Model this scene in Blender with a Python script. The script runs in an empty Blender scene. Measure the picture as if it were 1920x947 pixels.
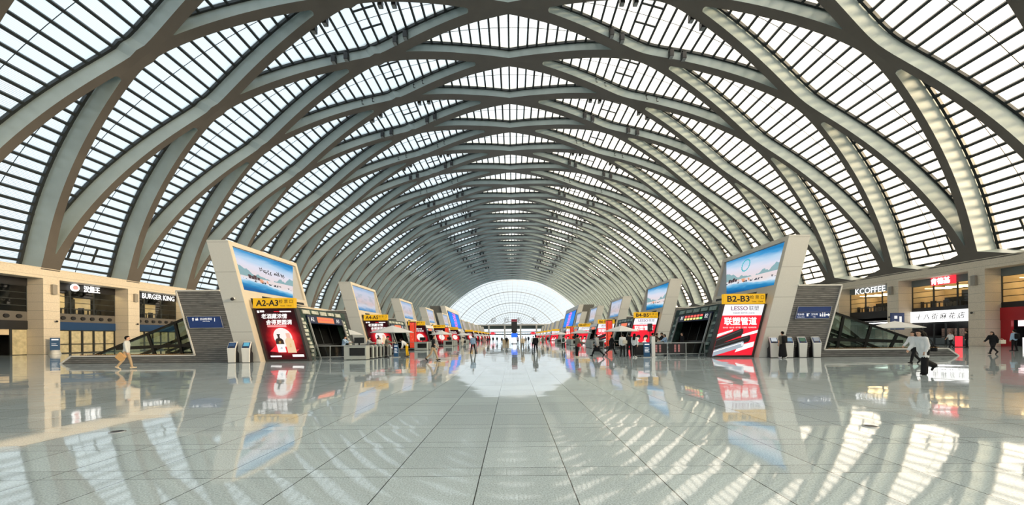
import bpy, bmesh, math, random
from mathutils import Vector, Matrix
R = random.Random(7)
SC = bpy.context.scene
COL = SC.collection
PI = math.pi

# ------------------------------------------------------------------ camera
F = 690.0; VX, VY = 962.0, 632.0; HC = 1.55; CX = 0.25; ROLL = 0.009
cam = bpy.data.cameras.new('camera'); co = bpy.data.objects.new('camera', cam); COL.objects.link(co)
cam.sensor_fit = 'HORIZONTAL'; cam.sensor_width = 36; cam.lens = F/1920*36
cam.shift_x = (960-VX)/1920; cam.shift_y = (VY-473.5)/1920
cam.clip_end = 2000
co.matrix_world = Matrix.Translation((CX, 0, HC)) @ Matrix.Rotation(PI/2, 4, 'X') @ Matrix.Rotation(-ROLL, 4, 'Z')
SC.camera = co

def unroll(px, py):
    u, v = px-VX, VY-py
    return u + ROLL*v, v - ROLL*u
def on_floor(px, py):
    u, v = unroll(px, py)
    Y = F*HC/(-v)
    return Vector((CX + u*Y/F, Y, 0))
def at(px, py, Y):
    u, v = unroll(px, py)
    return Vector((CX + u*Y/F, Y, HC + v*Y/F))

# ------------------------------------------------------------------ materials
MATS = {}
def mat(name, color=(.5,.5,.5), rough=.5, metal=0.0, emit=None, strength=1.0, spec=.5, noise=0.0, nscale=3.0):
    if name in MATS: return MATS[name]
    m = bpy.data.materials.new(name); m.use_nodes = True
    nt = m.node_tree; b = nt.nodes['Principled BSDF']
    if emit: color = tuple(c*.3 for c in color)      # a lit screen or sign has a dark face of its own
    b.inputs['Base Color'].default_value = (*color, 1)
    b.inputs['Roughness'].default_value = rough
    b.inputs['Metallic'].default_value = metal
    b.inputs['Specular IOR Level'].default_value = spec
    if emit:
        b.inputs['Emission Color'].default_value = (*emit, 1)
        b.inputs['Emission Strength'].default_value = strength*.82
    if noise:
        tc = nt.nodes.new('ShaderNodeTexCoord'); n = nt.nodes.new('ShaderNodeTexNoise')
        n.inputs['Scale'].default_value = nscale; n.inputs['Detail'].default_value = 4
        nt.links.new(tc.outputs['Object'], n.inputs['Vector'])
        r = nt.nodes.new('ShaderNodeValToRGB')
        r.color_ramp.elements[0].position = .3; r.color_ramp.elements[1].position = .7
        r.color_ramp.elements[0].color = (*[c*(1-noise) for c in color], 1)
        r.color_ramp.elements[1].color = (*[min(1, c*(1+noise)) for c in color], 1)
        nt.links.new(n.outputs['Fac'], r.inputs['Fac']); nt.links.new(r.outputs['Color'], b.inputs['Base Color'])
    MATS[name] = m
    return m
def hexc(h):
    c = [int(h[i:i+2], 16)/255 for i in (0, 2, 4)]
    return tuple(x/12.92 if x <= .04045 else ((x+.055)/1.055)**2.4 for x in c)

# ------------------------------------------------------------------ object helpers
def tag(o, label=None, cat=None, group=None, kind=None):
    if label: o['label'] = label
    if cat: o['category'] = cat
    if group: o['group'] = group
    if kind: o['kind'] = kind
    return o
def empty(name, loc=(0,0,0), rz=0, label=None, cat=None, group=None, kind=None):
    o = bpy.data.objects.new(name, None); COL.objects.link(o)
    o.location = loc; o.rotation_euler = (0,0,rz); o.empty_display_size = .2
    return tag(o, label, cat, group, kind)
def copy_tree(o, parent=None):
    c = o.copy(); COL.objects.link(c)
    if parent: c.parent = parent
    for ch in list(o.children): copy_tree(ch, c)
    return c
class MB:
    """collects shapes, builds ONE mesh object"""
    def __init__(s): s.v = []; s.f = []; s.m = []; s.sm = []; s.mi = 0; s.smooth = False; s.T = None
    def add(s, vs, fs, smooth=None):
        b = len(s.v)
        for p in vs:
            p = Vector(p)
            s.v.append(tuple(s.T @ p) if s.T else tuple(p))
        for f in fs:
            s.f.append([b+i for i in f]); s.m.append(s.mi); s.sm.append(s.smooth if smooth is None else smooth)
        return s
    def box(s, a, b):
        (x0,y0,z0),(x1,y1,z1) = a, b
        x0,x1 = sorted((x0,x1)); y0,y1 = sorted((y0,y1)); z0,z1 = sorted((z0,z1))
        return s.add([(x0,y0,z0),(x1,y0,z0),(x1,y1,z0),(x0,y1,z0),(x0,y0,z1),(x1,y0,z1),(x1,y1,z1),(x0,y1,z1)],
              [(0,3,2,1),(4,5,6,7),(0,1,5,4),(1,2,6,5),(2,3,7,6),(3,0,4,7)])
    def prism(s, poly, ext):
        """poly: 3-D points of one face; ext: vector"""
        n = len(poly); e = Vector(ext)
        vs = [Vector(p) for p in poly] + [Vector(p)+e for p in poly]
        fs = [tuple(range(n))[::-1], tuple(range(n, 2*n))] + [(i, (i+1) % n, n+(i+1) % n, n+i) for i in range(n)]
        return s.add(vs, fs)
    def tube(s, a, b, r0, r1=None, n=10, cap=True):
        a, b = Vector(a), Vector(b); r1 = r0 if r1 is None else r1
        d = (b-a).normalized(); up = Vector((0,0,1)) if abs(d.z) < .95 else Vector((1,0,0))
        x = d.cross(up).normalized(); y = d.cross(x)
        vs = []
        for p, r in ((a, r0), (b, r1)):
            for i in range(n):
                t = 2*PI*i/n; vs.append(p + x*math.cos(t)*r + y*math.sin(t)*r)
        s.add(vs, [(i, (i+1) % n, n+(i+1) % n, n+i) for i in range(n)], True)
        if cap: s.add(vs, [tuple(range(n))[::-1], tuple(range(n, 2*n))], False)
        return s
    def bar(s, a, b, w, h, up=(0,0,1)):
        a, b = Vector(a), Vector(b); d = (b-a).normalized(); u = Vector(up)
        if abs(d.dot(u)) > .98: u = Vector((1,0,0))
        x = d.cross(u).normalized()*w/2; y = x.cross(d).normalized()*h/2
        vs = [a-x-y, a+x-y, a+x+y, a-x+y, b-x-y, b+x-y, b+x+y, b-x+y]
        return s.add(vs, [(0,1,2,3),(7,6,5,4),(0,4,5,1),(1,5,6,2),(2,6,7,3),(3,7,4,0)])
    def lathe(s, prof, n=20, c=(0,0,0)):
        vs = []; fs = []
        for r, z in prof:
            for i in range(n):
                t = 2*PI*i/n; vs.append((c[0]+r*math.cos(t), c[1]+r*math.sin(t), c[2]+z))
        for j in range(len(prof)-1):
            for i in range(n): fs.append((j*n+i, j*n+(i+1) % n, (j+1)*n+(i+1) % n, (j+1)*n+i))
        return s.add(vs, fs, True)
    def ball(s, c, r, n=12, k=8):
        rr = r if hasattr(r, '__len__') else (r,r,r)
        vs = []; fs = []
        for j in range(k+1):
            a = PI*j/k
            for i in range(n):
                t = 2*PI*i/n
                vs.append((c[0]+rr[0]*math.sin(a)*math.cos(t), c[1]+rr[1]*math.sin(a)*math.sin(t), c[2]+rr[2]*math.cos(a)))
        for j in range(k):
            for i in range(n): fs.append((j*n+i, (j+1)*n+i, (j+1)*n+(i+1) % n, j*n+(i+1) % n))
        return s.add(vs, fs, True)
    def mesh(s, name, mats):
        me = bpy.data.meshes.new(name)
        me.from_pydata(s.v, [], s.f)
        for m in (mats if isinstance(mats, (list, tuple)) else [mats]): me.materials.append(m)
        for p, mi, sm in zip(me.polygons, s.m, s.sm): p.material_index = mi; p.use_smooth = sm
        bm = bmesh.new(); bm.from_mesh(me)
        bmesh.ops.remove_doubles(bm, verts=bm.verts, dist=1e-5)
        bmesh.ops.recalc_face_normals(bm, faces=bm.faces)
        bm.to_mesh(me); bm.free(); me.update()
        return me
    def build(s, name, mats, parent=None, bevel=0):
        o = bpy.data.objects.new(name, s.mesh(name, mats)); COL.objects.link(o)
        if parent: o.parent = parent
        if bevel:
            b = o.modifiers.new('bevel', 'BEVEL'); b.width = bevel; b.segments = 2; b.limit_method = 'ANGLE'
        return o
TEXTS = {}
def text(name, body, size, M, material, parent=None, align='CENTER', ext=.004, bold=0.0, squash=1.0, shear=0.0, fit=None, heavy=0.0):
    """lettering as ONE mesh lying in the XY plane of matrix M (x = reading direction, y = up)"""
    key = (body, size, align, ext, bold, squash, shear, fit, heavy)
    if key not in TEXTS:
        c = bpy.data.curves.new('lettering', 'FONT'); c.body = body; c.size = size; c.align_x = align; c.align_y = 'CENTER'
        c.extrude = ext; c.offset = bold; c.resolution_u = 2; c.shear = shear
        o = bpy.data.objects.new('tmp', c); COL.objects.link(o); bpy.context.view_layer.update()
        me = bpy.data.meshes.new_from_object(o.evaluated_get(bpy.context.evaluated_depsgraph_get()))
        bpy.data.objects.remove(o); bpy.data.curves.remove(c)
        for v in me.vertices: v.co.x *= squash
        if fit:
            xs = [v.co.x for v in me.vertices]; ys = [v.co.y for v in me.vertices]; kx = fit[0]/(max(xs)-min(xs)); ky = fit[1]/(max(ys)-min(ys))
            cx_, cy_ = (max(xs)+min(xs))/2, (max(ys)+min(ys))/2
            for v in me.vertices: v.co.x = (v.co.x-cx_)*kx; v.co.y = (v.co.y-cy_)*ky
        if heavy:           # a heavier weight: the outlines laid over each other a little apart
            vs = [tuple(v.co) for v in me.vertices]; fs = [tuple(p.vertices) for p in me.polygons]; V = []; Fc = []
            for i, (dx, dy) in enumerate(((-1, 0), (1, 0), (0, -1), (0, 1), (-.7, -.7), (.7, .7), (-.7, .7), (.7, -.7))):
                o_ = len(V); V += [(x+dx*heavy, y+dy*heavy, z+i*.00005) for x, y, z in vs]; Fc += [tuple(q+o_ for q in f) for f in fs]
            me = bpy.data.meshes.new('lettering'); me.from_pydata(V, [], Fc); me.update()
        TEXTS[key] = me
    me = TEXTS[key]
    if len(me.materials) and me.materials[0] != material: me = me.copy()
    me.materials.clear(); me.materials.append(material)
    o = bpy.data.objects.new(name, me); COL.objects.link(o)
    if parent: o.parent = parent
    o.matrix_local = M
    return o
def frame_M(origin, x, y):
    x = Vector(x).normalized(); y = Vector(y).normalized(); z = x.cross(y).normalized(); y = z.cross(x)
    M = Matrix((x, y, z)).transposed().to_4x4(); M.translation = Vector(origin)
    return M
# ------------------------------------------------------------------ world and sun
w = bpy.data.worlds.new('world'); SC.world = w; w.use_nodes = True
bg = w.node_tree.nodes['Background']; bg.inputs['Color'].default_value = (.81, .925, 1.0, 1); bg.inputs['Strength'].default_value = 1.4
sl = bpy.data.lights.new('sun', 'SUN'); sl.energy = 22.0; sl.angle = math.radians(22); sl.color = (1, .75, .47)
so = bpy.data.objects.new('sun', sl); COL.objects.link(so)
so.rotation_euler = Vector((-.95, .26, -.16)).to_track_quat('-Z', 'Y').to_euler()

# ------------------------------------------------------------------ hall dimensions
P = 9.45; Y0 = 4.6*P; K0, K1 = -11, 24          # base nodes at Y0 + k*P
YA, YB = Y0 + (K0-.5)*P, Y0 + (K1+.5)*P
AI, BI, AO, BO = 5.88*P, 4.555*P, 6.15*P, 4.69*P
def arc(n): m = 3-n; return .3364*m + .0136*m**3
def flat(t): return 1 - .022*math.sin(2*t)**2
def inner(n, y): t = arc(n); q = flat(t); return Vector((-AI*q*math.sin(t), y, HC + BI*q*math.cos(t)))
def outer(n, y, d=0): t = arc(n); q = flat(t); return Vector((-(AO*q+d)*math.sin(t), y, HC + (BO*q+d)*math.cos(t)))
NODE = [.19, .15, .18, .185, .18, .15, .19]
LUP = [.86, .785, .72, .785]; LDN = [0, .93, .84, .785]
LU = LUP + [LDN[6-r] for r in (4, 5)] + [0]
LD = LDN + [LUP[6-r] for r in (4, 5, 6)]
def g(r, s):
    """half-width along the hall of a roof opening of row r at arc level s"""
    u = s-r; L = LU[r] if u >= 0 else LD[r]
    if abs(u) >= L: return 0.0
    blunt = (r < 3 and u > 0) or (r > 3 and u < 0)      # the ends that point to the crown are rounded
    G = (P - NODE[r]*P)/2; e = .09; L2 = L + (.06 if blunt else .008)
    v = G*(1-(math.sqrt(u*u+e*e)-e)/(math.sqrt(L2*L2+e*e)-e))
    d = (L-abs(u))*P*2.3
    return min(v, math.sqrt(2*(.34 if blunt else .05)*d) + .15*d)
def samples(n):
    a = {n + i/26 for i in range(27)}
    for r, sg in ((n, 1), (n+1, -1)):
        L = LU[r] if sg > 0 else LD[r]
        for q in (0, .001, .003, .007, .013, .022, .035): a.add(r + sg*(L-q))
    return sorted(x for x in a if n <= x <= n+1)

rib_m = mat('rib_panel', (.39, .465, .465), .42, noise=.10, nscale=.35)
soffit_m = mat('rib_soffit_shaded', (.115, .100, .086), .45, noise=.10, nscale=.35)  # same pale rib cladding, with the underside shade painted in as a darker tone
dark_m = mat('dark_frame', (.018, .022, .024), .5)

def make_arch(first):
    """one wavy arch; first=+1 swings to +y from its base, -1 to -y"""
    mb = MB(); mb.smooth = False
    rows = []
    for n in range(6):
        sg = first*(1 if n % 2 == 0 else -1)
        yn = 0 if n % 2 == 0 else first*P/2
        for s in samples(n):
            if sg > 0: near = yn + g(n+1, s); far = yn + P/2 - g(n, s); gn, gf = g(n+1, s), g(n, s)
            else:      near = yn - P/2 + g(n, s); far = yn - g(n+1, s); gn, gf = g(n, s), g(n+1, s)
            rows.append((s, near, far, gn, gf))
    vs = []; fs = []; sof = []
    for s, a, b, _, _ in rows: vs += [inner(s, a), inner(s, b), outer(s, a, .5), outer(s, b, .5)]
    for i in range(len(rows)-1):
        if rows[i+1][0]-rows[i][0] < 1e-9: continue
        q, r = 4*i, 4*i+4
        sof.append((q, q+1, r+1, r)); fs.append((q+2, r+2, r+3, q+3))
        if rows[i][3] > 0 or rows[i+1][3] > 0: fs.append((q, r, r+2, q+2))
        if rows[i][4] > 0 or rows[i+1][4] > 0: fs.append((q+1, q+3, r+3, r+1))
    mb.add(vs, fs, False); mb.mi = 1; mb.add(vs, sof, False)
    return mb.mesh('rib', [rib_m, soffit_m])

# glazing with louvres seen through it
def glazing_material():
    m = bpy.data.materials.new('louvred_glazing'); m.use_nodes = True; nt = m.node_tree; N = nt.nodes; L = nt.links
    N.remove(N['Principled BSDF']); out = N['Material Output']
    uv = N.new('ShaderNodeUVMap'); sep = N.new('ShaderNodeSeparateXYZ'); L.new(uv.outputs['UV'], sep.inputs['Vector'])
    mu = N.new('ShaderNodeMath'); mu.operation = 'MULTIPLY'; mu.inputs[1].default_value = 1/.16; L.new(sep.outputs['Y'], mu.inputs[0])
    fr = N.new('ShaderNodeMath'); fr.operation = 'FRACT'; L.new(mu.outputs[0], fr.inputs[0])
    gt = N.new('ShaderNodeMath'); gt.operation = 'LESS_THAN'; gt.inputs[1].default_value = .30; L.new(fr.outputs[0], gt.inputs[0])
    # frosted sheet (partly clear, partly scattering) crossed by thin grey louvre blades
    t1 = N.new('ShaderNodeBsdfTransparent'); t1.inputs['Color'].default_value = (.92, .95, .94, 1)
    t2 = N.new('ShaderNodeBsdfTranslucent'); t2.inputs['Color'].default_value = (.66, .67, .66, 1)
    sh = N.new('ShaderNodeMixShader'); sh.inputs['Fac'].default_value = .46; L.new(t1.outputs[0], sh.inputs[1]); L.new(t2.outputs[0], sh.inputs[2])
    bl = N.new('ShaderNodeBsdfTranslucent'); bl.inputs['Color'].default_value = (.27, .28, .29, 1)
    mx = N.new('ShaderNodeMixShader'); L.new(gt.outputs[0], mx.inputs['Fac']); L.new(sh.outputs[0], mx.inputs[1]); L.new(bl.outputs[0], mx.inputs[2])
    L.new(mx.outputs[0], out.inputs['Surface'])
    return m
glz_m = glazing_material()

# arc-length table on the outer curve -> purlin levels
tab = [(0.0, 0.0)]; prev = outer(0, 0)
for i in range(1, 1201):
    s = 6*i/1200; p = outer(s, 0); tab.append((s, tab[-1][1] + (p-prev).length)); prev = p
HALF = tab[600][1]
def arclen(s): i = min(1199, max(0, int(s*200))); f = s*200-i; return tab[i][1]*(1-f) + tab[i+1][1]*f
PURLINS = []
def arc_at(j):
    # closer together at the springing than at the crown
    d = 0.0
    for q in range(abs(j)): d += 1.40 + .10*min(1, d/HALF/.45) - .46*max(0, min(1, (d/HALF-.6)/.4))
    return d if j > 0 else -d
for j in range(-62, 63):
    a = HALF + arc_at(j)
    for i in range(1200):
        if tab[i][1] <= a < tab[i+1][1]: PURLINS.append(tab[i][0] + (a-tab[i][1])/(tab[i+1][1]-tab[i][1])*.005); break

def make_opening(r):
    lo = max(0, r-LD[r]); hi = min(6, r+LU[r])
    ss = sorted({lo + (hi-lo)*i/40 for i in range(41)} | {q for q in (r,) if lo <= q <= hi} | {lo+q for q in (.001, .003, .007, .013, .022)} | {hi-q for q in (.001, .003, .007, .013, .022)})
    # glass sheet with UV
    me = bpy.data.meshes.new('glazing'); vs = []; fs = []; uvs = []
    for s in ss:
        w_ = g(r, s); vs += [outer(s, -w_, .12), outer(s, w_, .12)]; uvs += [(-w_, arclen(s)), (w_, arclen(s))]
    for i in range(len(ss)-1): fs.append((2*i, 2*i+1, 2*i+3, 2*i+2))
    me.from_pydata(vs, [], fs); ul = me.uv_layers.new(name='UVMap')
    for lp in me.loops: ul.data[lp.index].uv = uvs[lp.vertex_index]
    me.materials.append(glz_m); me.update()
    # dark bars
    mb = MB(); FW = .26
    for sd in (-1, 1):
        for i in range(len(ss)-1):
            a, b = ss[i], ss[i+1]; wa, wb = g(r, a), g(r, b); ia, ib = max(0, wa-FW), max(0, wb-FW)
            q = [outer(a, sd*wa, -.22), outer(b, sd*wb, -.22), outer(b, sd*ib, -.22), outer(a, sd*ia, -.22),
                 outer(b, sd*ib, .1), outer(a, sd*ia, .1)]
            mb.add(q, [(0, 1, 2, 3), (3, 2, 4, 5)])
    for s in PURLINS:
        if lo+.01 < s < hi-.01:
            w_ = g(r, s)
            if w_ < .3: continue
            t0 = outer(s-.001, 0); t1 = outer(s+.001, 0)
            mb.bar(outer(s, -w_, -.05), outer(s, w_, -.05), .27, .36, up=(t1-t0).cross(Vector((0, 1, 0))))
    prev = None                      # thin rod running along the arch under the panes
    for s in ss:
        if g(r, s) > 1.0:
            q = outer(s, -.35, -.12)
            if prev is not None: mb.bar(prev, q, .045, .045, up=(0, 1, 0))
            prev = q
    # vents: short cross bars in the middle panes of rows 2 / 4 and by the springing
    def cross(s0, s1, y):
        mb.bar(outer(s0, y, -.02), outer(s1, y, -.02), .12, .2, up=(0, 1, 0))
    if r in (2, 4):
        i0 = min(range(len(PURLINS)), key=lambda i: abs(PURLINS[i]-(r+.1*(3-r))))
        for i in (i0-1, i0):
            for y in (-1.7, 1.0): cross(PURLINS[i], PURLINS[i+1], y)
    if r in (0, 6):
        seq = [s for s in PURLINS if lo < s < hi]; seq = seq[:5] if r == 0 else seq[::-1][:5]
        for i in range(1, 3):
            for y in (-1.5, 1.2): cross(seq[i], seq[i+1], y)
    return me, mb.mesh('skylight', dark_m)

ceiling = empty('ceiling', kind='structure')
tag(ceiling, 'vaulted roof of crossing pale ribs with louvred skylights between them', 'ceiling')
arches = {1: make_arch(1), -1: make_arch(-1)}
openings = [make_opening(r) for r in range(7)]
def link(name, me, parent, loc=(0,0,0)):
    o = bpy.data.objects.new(name, me); COL.objects.link(o); o.parent = parent; o.location = loc; return o
for k in range(K0, K1+1):
    yb = Y0 + k*P
    for d in (1, -1): link('rib', arches[d], ceiling, (0, yb, 0))
    for r in range(7):
        yo = yb + (P/2 if r % 2 == 0 else 0)
        if r % 2 == 0 and k == K1: continue
        sk = link('skylight', openings[r][1], ceiling, (0, yo, 0))
        link('glazing', openings[r][0], sk)

# ------------------------------------------------------------------ floor
def floor_material():
    m = bpy.data.materials.new('polished_granite'); m.use_nodes = True; nt = m.node_tree; N = nt.nodes; L = nt.links
    b = N['Principled BSDF']; tc = N.new('ShaderNodeTexCoord')
    def math_(op, a, b_=None, c=None):
        n = N.new('ShaderNodeMath'); n.operation = op
        for i, x in enumerate((a, b_, c)):
            if x is None: continue
            if isinstance(x, (int, float)): n.inputs[i].default_value = x
            else: L.new(x, n.inputs[i])
        return n.outputs[0]
    sep = N.new('ShaderNodeSeparateXYZ'); L.new(tc.outputs['Object'], sep.inputs[0])
    X = math_('ADD', sep.outputs['X'], .135); Y = math_('ADD', sep.outputs['Y'], -.05)
    xt = math_('DIVIDE', X, .985); xf = math_('FRACT', xt); xi = math_('FLOOR', xt)
    yt = math_('DIVIDE', Y, 1.08); yf = math_('FRACT', yt); yi = math_('FLOOR', yt)
    def line(f, period, at_, wdt):
        d = math_('MULTIPLY', math_('ABSOLUTE', math_('SUBTRACT', f, at_)), period); return math_('LESS_THAN', d, wdt)
    lx = math_('MAXIMUM', line(xf, .985, 0, .006), line(xf, .985, 1, .006))
    ly = math_('MAXIMUM', math_('MAXIMUM', line(yf, 1.08, 0, .004), line(yf, 1.08, 1, .004)), line(yf, 1.08, .76, .004))
    sub = math_('ADD', yi, math_('MULTIPLY', math_('GREATER_THAN', yf, .76), .5))
    comb = N.new('ShaderNodeCombineXYZ'); L.new(xi, comb.inputs[0]); L.new(sub, comb.inputs[1])
    wn = N.new('ShaderNodeTexWhiteNoise'); wn.noise_dimensions = '2D'; L.new(comb.outputs[0], wn.inputs['Vector'])
    sp = N.new('ShaderNodeTexNoise'); sp.inputs['Scale'].default_value = 60; sp.inputs['Detail'].default_value = 3; L.new(tc.outputs['Object'], sp.inputs['Vector'])
    rp = N.new('ShaderNodeValToRGB'); L.new(sp.outputs['Fac'], rp.inputs['Fac'])
    rp.color_ramp.elements[0].position = .35; rp.color_ramp.elements[0].color = (.42, .495, .505, 1)
    rp.color_ramp.elements[1].position = .62; rp.color_ramp.elements[1].color = (.67, .775, .795, 1)
    tint = N.new('ShaderNodeMix'); tint.data_type = 'RGBA'; tint.blend_type = 'MULTIPLY'; tint.inputs[0].default_value = 1
    L.new(rp.outputs[0], tint.inputs[6])
    tv = math_('ADD', math_('MULTIPLY', wn.outputs['Value'], .12), .88)
    cv = N.new('ShaderNodeCombineColor'); [L.new(tv, cv.inputs[i]) for i in range(3)]; L.new(cv.outputs[0], tint.inputs[7])
    seam = N.new('ShaderNodeMix'); seam.data_type = 'RGBA'; L.new(math_('MAXIMUM', lx, ly), seam.inputs[0])
    L.new(tint.outputs[2], seam.inputs[6]); seam.inputs[7].default_value = (.06, .065, .06, 1)
    L.new(seam.outputs[2], b.inputs['Base Color'])
    b.inputs['Roughness'].default_value = .045; b.inputs['IOR'].default_value = 1.62
    # every slab lies very slightly out of level
    vm = N.new('ShaderNodeVectorMath'); vm.operation = 'SUBTRACT'; L.new(wn.outputs['Color'], vm.inputs[0]); vm.inputs[1].default_value = (.5, .5, .5)
    vs = N.new('ShaderNodeVectorMath'); vs.operation = 'MULTIPLY'; L.new(vm.outputs[0], vs.inputs[0]); vs.inputs[1].default_value = (.007, .007, 0)
    wv = N.new('ShaderNodeTexNoise'); wv.inputs['Scale'].default_value = 1.3; L.new(tc.outputs['Object'], wv.inputs['Vector'])
    v2 = N.new('ShaderNodeVectorMath'); v2.operation = 'SUBTRACT'; L.new(wv.outputs['Color'], v2.inputs[0]); v2.inputs[1].default_value = (.5, .5, .5)
    v3 = N.new('ShaderNodeVectorMath'); v3.operation = 'MULTIPLY'; L.new(v2.outputs[0], v3.inputs[0]); v3.inputs[1].default_value = (.008, .008, 0)
    ge = N.new('ShaderNodeNewGeometry')
    a1 = N.new('ShaderNodeVectorMath'); L.new(ge.outputs['Normal'], a1.inputs[0]); L.new(vs.outputs[0], a1.inputs[1])
    a2 = N.new('ShaderNodeVectorMath'); L.new(a1.outputs[0], a2.inputs[0]); L.new(v3.outputs[0], a2.inputs[1])
    nn = N.new('ShaderNodeVectorMath'); nn.operation = 'NORMALIZE'; L.new(a2.outputs[0], nn.inputs[0]); L.new(nn.outputs[0], b.inputs['Normal'])
    return m
WX = 5.765*P
YF0, YF1 = -66.0, 280.0
fl = MB().box((-WX-14, YF0, -.3), (WX+14, YF1, 0)).build('floor', floor_material()); fl['kind'] = 'structure'
# ------------------------------------------------------------------ stone and shop materials
def stone_material(name, c, jz=1.02, speck=.13):
    m = bpy.data.materials.new(name); m.use_nodes = True; nt = m.node_tree; N = nt.nodes; L = nt.links; b = N['Principled BSDF']
    tc = N.new('ShaderNodeTexCoord'); n = N.new('ShaderNodeTexNoise'); n.inputs['Scale'].default_value = 14; n.inputs['Detail'].default_value = 5; L.new(tc.outputs['Object'], n.inputs['Vector'])
    r = N.new('ShaderNodeValToRGB'); L.new(n.outputs['Fac'], r.inputs['Fac']); r.color_ramp.elements[0].position = .3; r.color_ramp.elements[1].position = .7
    r.color_ramp.elements[0].color = (*[x*(1-speck) for x in c], 1); r.color_ramp.elements[1].color = (*[min(1, x*(1+speck*.8)) for x in c], 1)
    sep = N.new('ShaderNodeSeparateXYZ'); L.new(tc.outputs['Object'], sep.inputs[0])
    d = N.new('ShaderNodeMath'); d.operation = 'DIVIDE'; d.inputs[1].default_value = jz; L.new(sep.outputs['Z'], d.inputs[0])
    f = N.new('ShaderNodeMath'); f.operation = 'FRACT'; L.new(d.outputs[0], f.inputs[0])
    l = N.new('ShaderNodeMath'); l.operation = 'LESS_THAN'; l.inputs[1].default_value = .03/jz; L.new(f.outputs[0], l.inputs[0])
    mx = N.new('ShaderNodeMix'); mx.data_type = 'RGBA'; L.new(l.outputs[0], mx.inputs[0]); L.new(r.outputs[0], mx.inputs[6]); mx.inputs[7].default_value = (*[x*.5 for x in c], 1)
    L.new(mx.outputs[2], b.inputs['Base Color']); b.inputs['Roughness'].default_value = .5
    return m
stone_m = stone_material('granite_cladding', (.68, .595, .48))
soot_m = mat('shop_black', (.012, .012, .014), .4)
duct_m = mat('duct_band', (.12, .11, .10), .6)
blue_m = mat('blue_fascia', (.010, .045, .13), .35)
grey_m = mat('grey_fascia', (.16, .19, .20), .5)
warm_m = mat('shop_wall_warm', (.62, .50, .34), .6, noise=.15, nscale=.8)
timber_m = mat('paper_blind', (.52, .46, .30), .7, noise=.25, nscale=2.2)
lampw_m = mat('warm_lamp', (1, .8, .5), emit=(1, .72, .36), strength=14)
lampc_m = mat('cool_lamp', (1, 1, 1), emit=(1, .98, .94), strength=9)
glow_m = mat('sign_white_glow', (1, 1, 1), emit=(1, .99, .97), strength=1.6)
redglow_m = mat('sign_red_glow', (.8, .02, .03), emit=(1, .03, .05), strength=1.3)
redpanel_m = mat('red_panel', (.42, .012, .02), .35)
ink_m = mat('black_ink', (.01, .01, .012), .6)
floorin_m = mat('shop_floor', (.25, .22, .19), .3)
def facing_fresnel(nt, f0=.04):
    N = nt.nodes; L = nt.links
    lw = N.new('ShaderNodeLayerWeight'); lw.inputs['Blend'].default_value = .5
    p = N.new('ShaderNodeMath'); p.operation = 'POWER'; L.new(lw.outputs['Facing'], p.inputs[0]); p.inputs[1].default_value = 5
    m = N.new('ShaderNodeMath'); m.operation = 'MULTIPLY_ADD'; L.new(p.outputs[0], m.inputs[0]); m.inputs[1].default_value = .9; m.inputs[2].default_value = f0
    return m.outputs[0]
def glass_material(name='clear_glass', tint=(.80, .86, .84)):
    m = bpy.data.materials.new(name); m.use_nodes = True; nt = m.node_tree; N = nt.nodes; L = nt.links; N.remove(N['Principled BSDF'])
    t = N.new('ShaderNodeBsdfTransparent'); t.inputs['Color'].default_value = (*tint, 1)
    gl = N.new('ShaderNodeBsdfGlossy'); gl.inputs['Roughness'].default_value = .02
    mx = N.new('ShaderNodeMixShader'); L.new(facing_fresnel(nt), mx.inputs['Fac']); L.new(t.outputs[0], mx.inputs[1]); L.new(gl.outputs[0], mx.inputs[2])
    L.new(mx.outputs[0], N['Material Output'].inputs['Surface']); return m
glass_m = glass_material()

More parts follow.
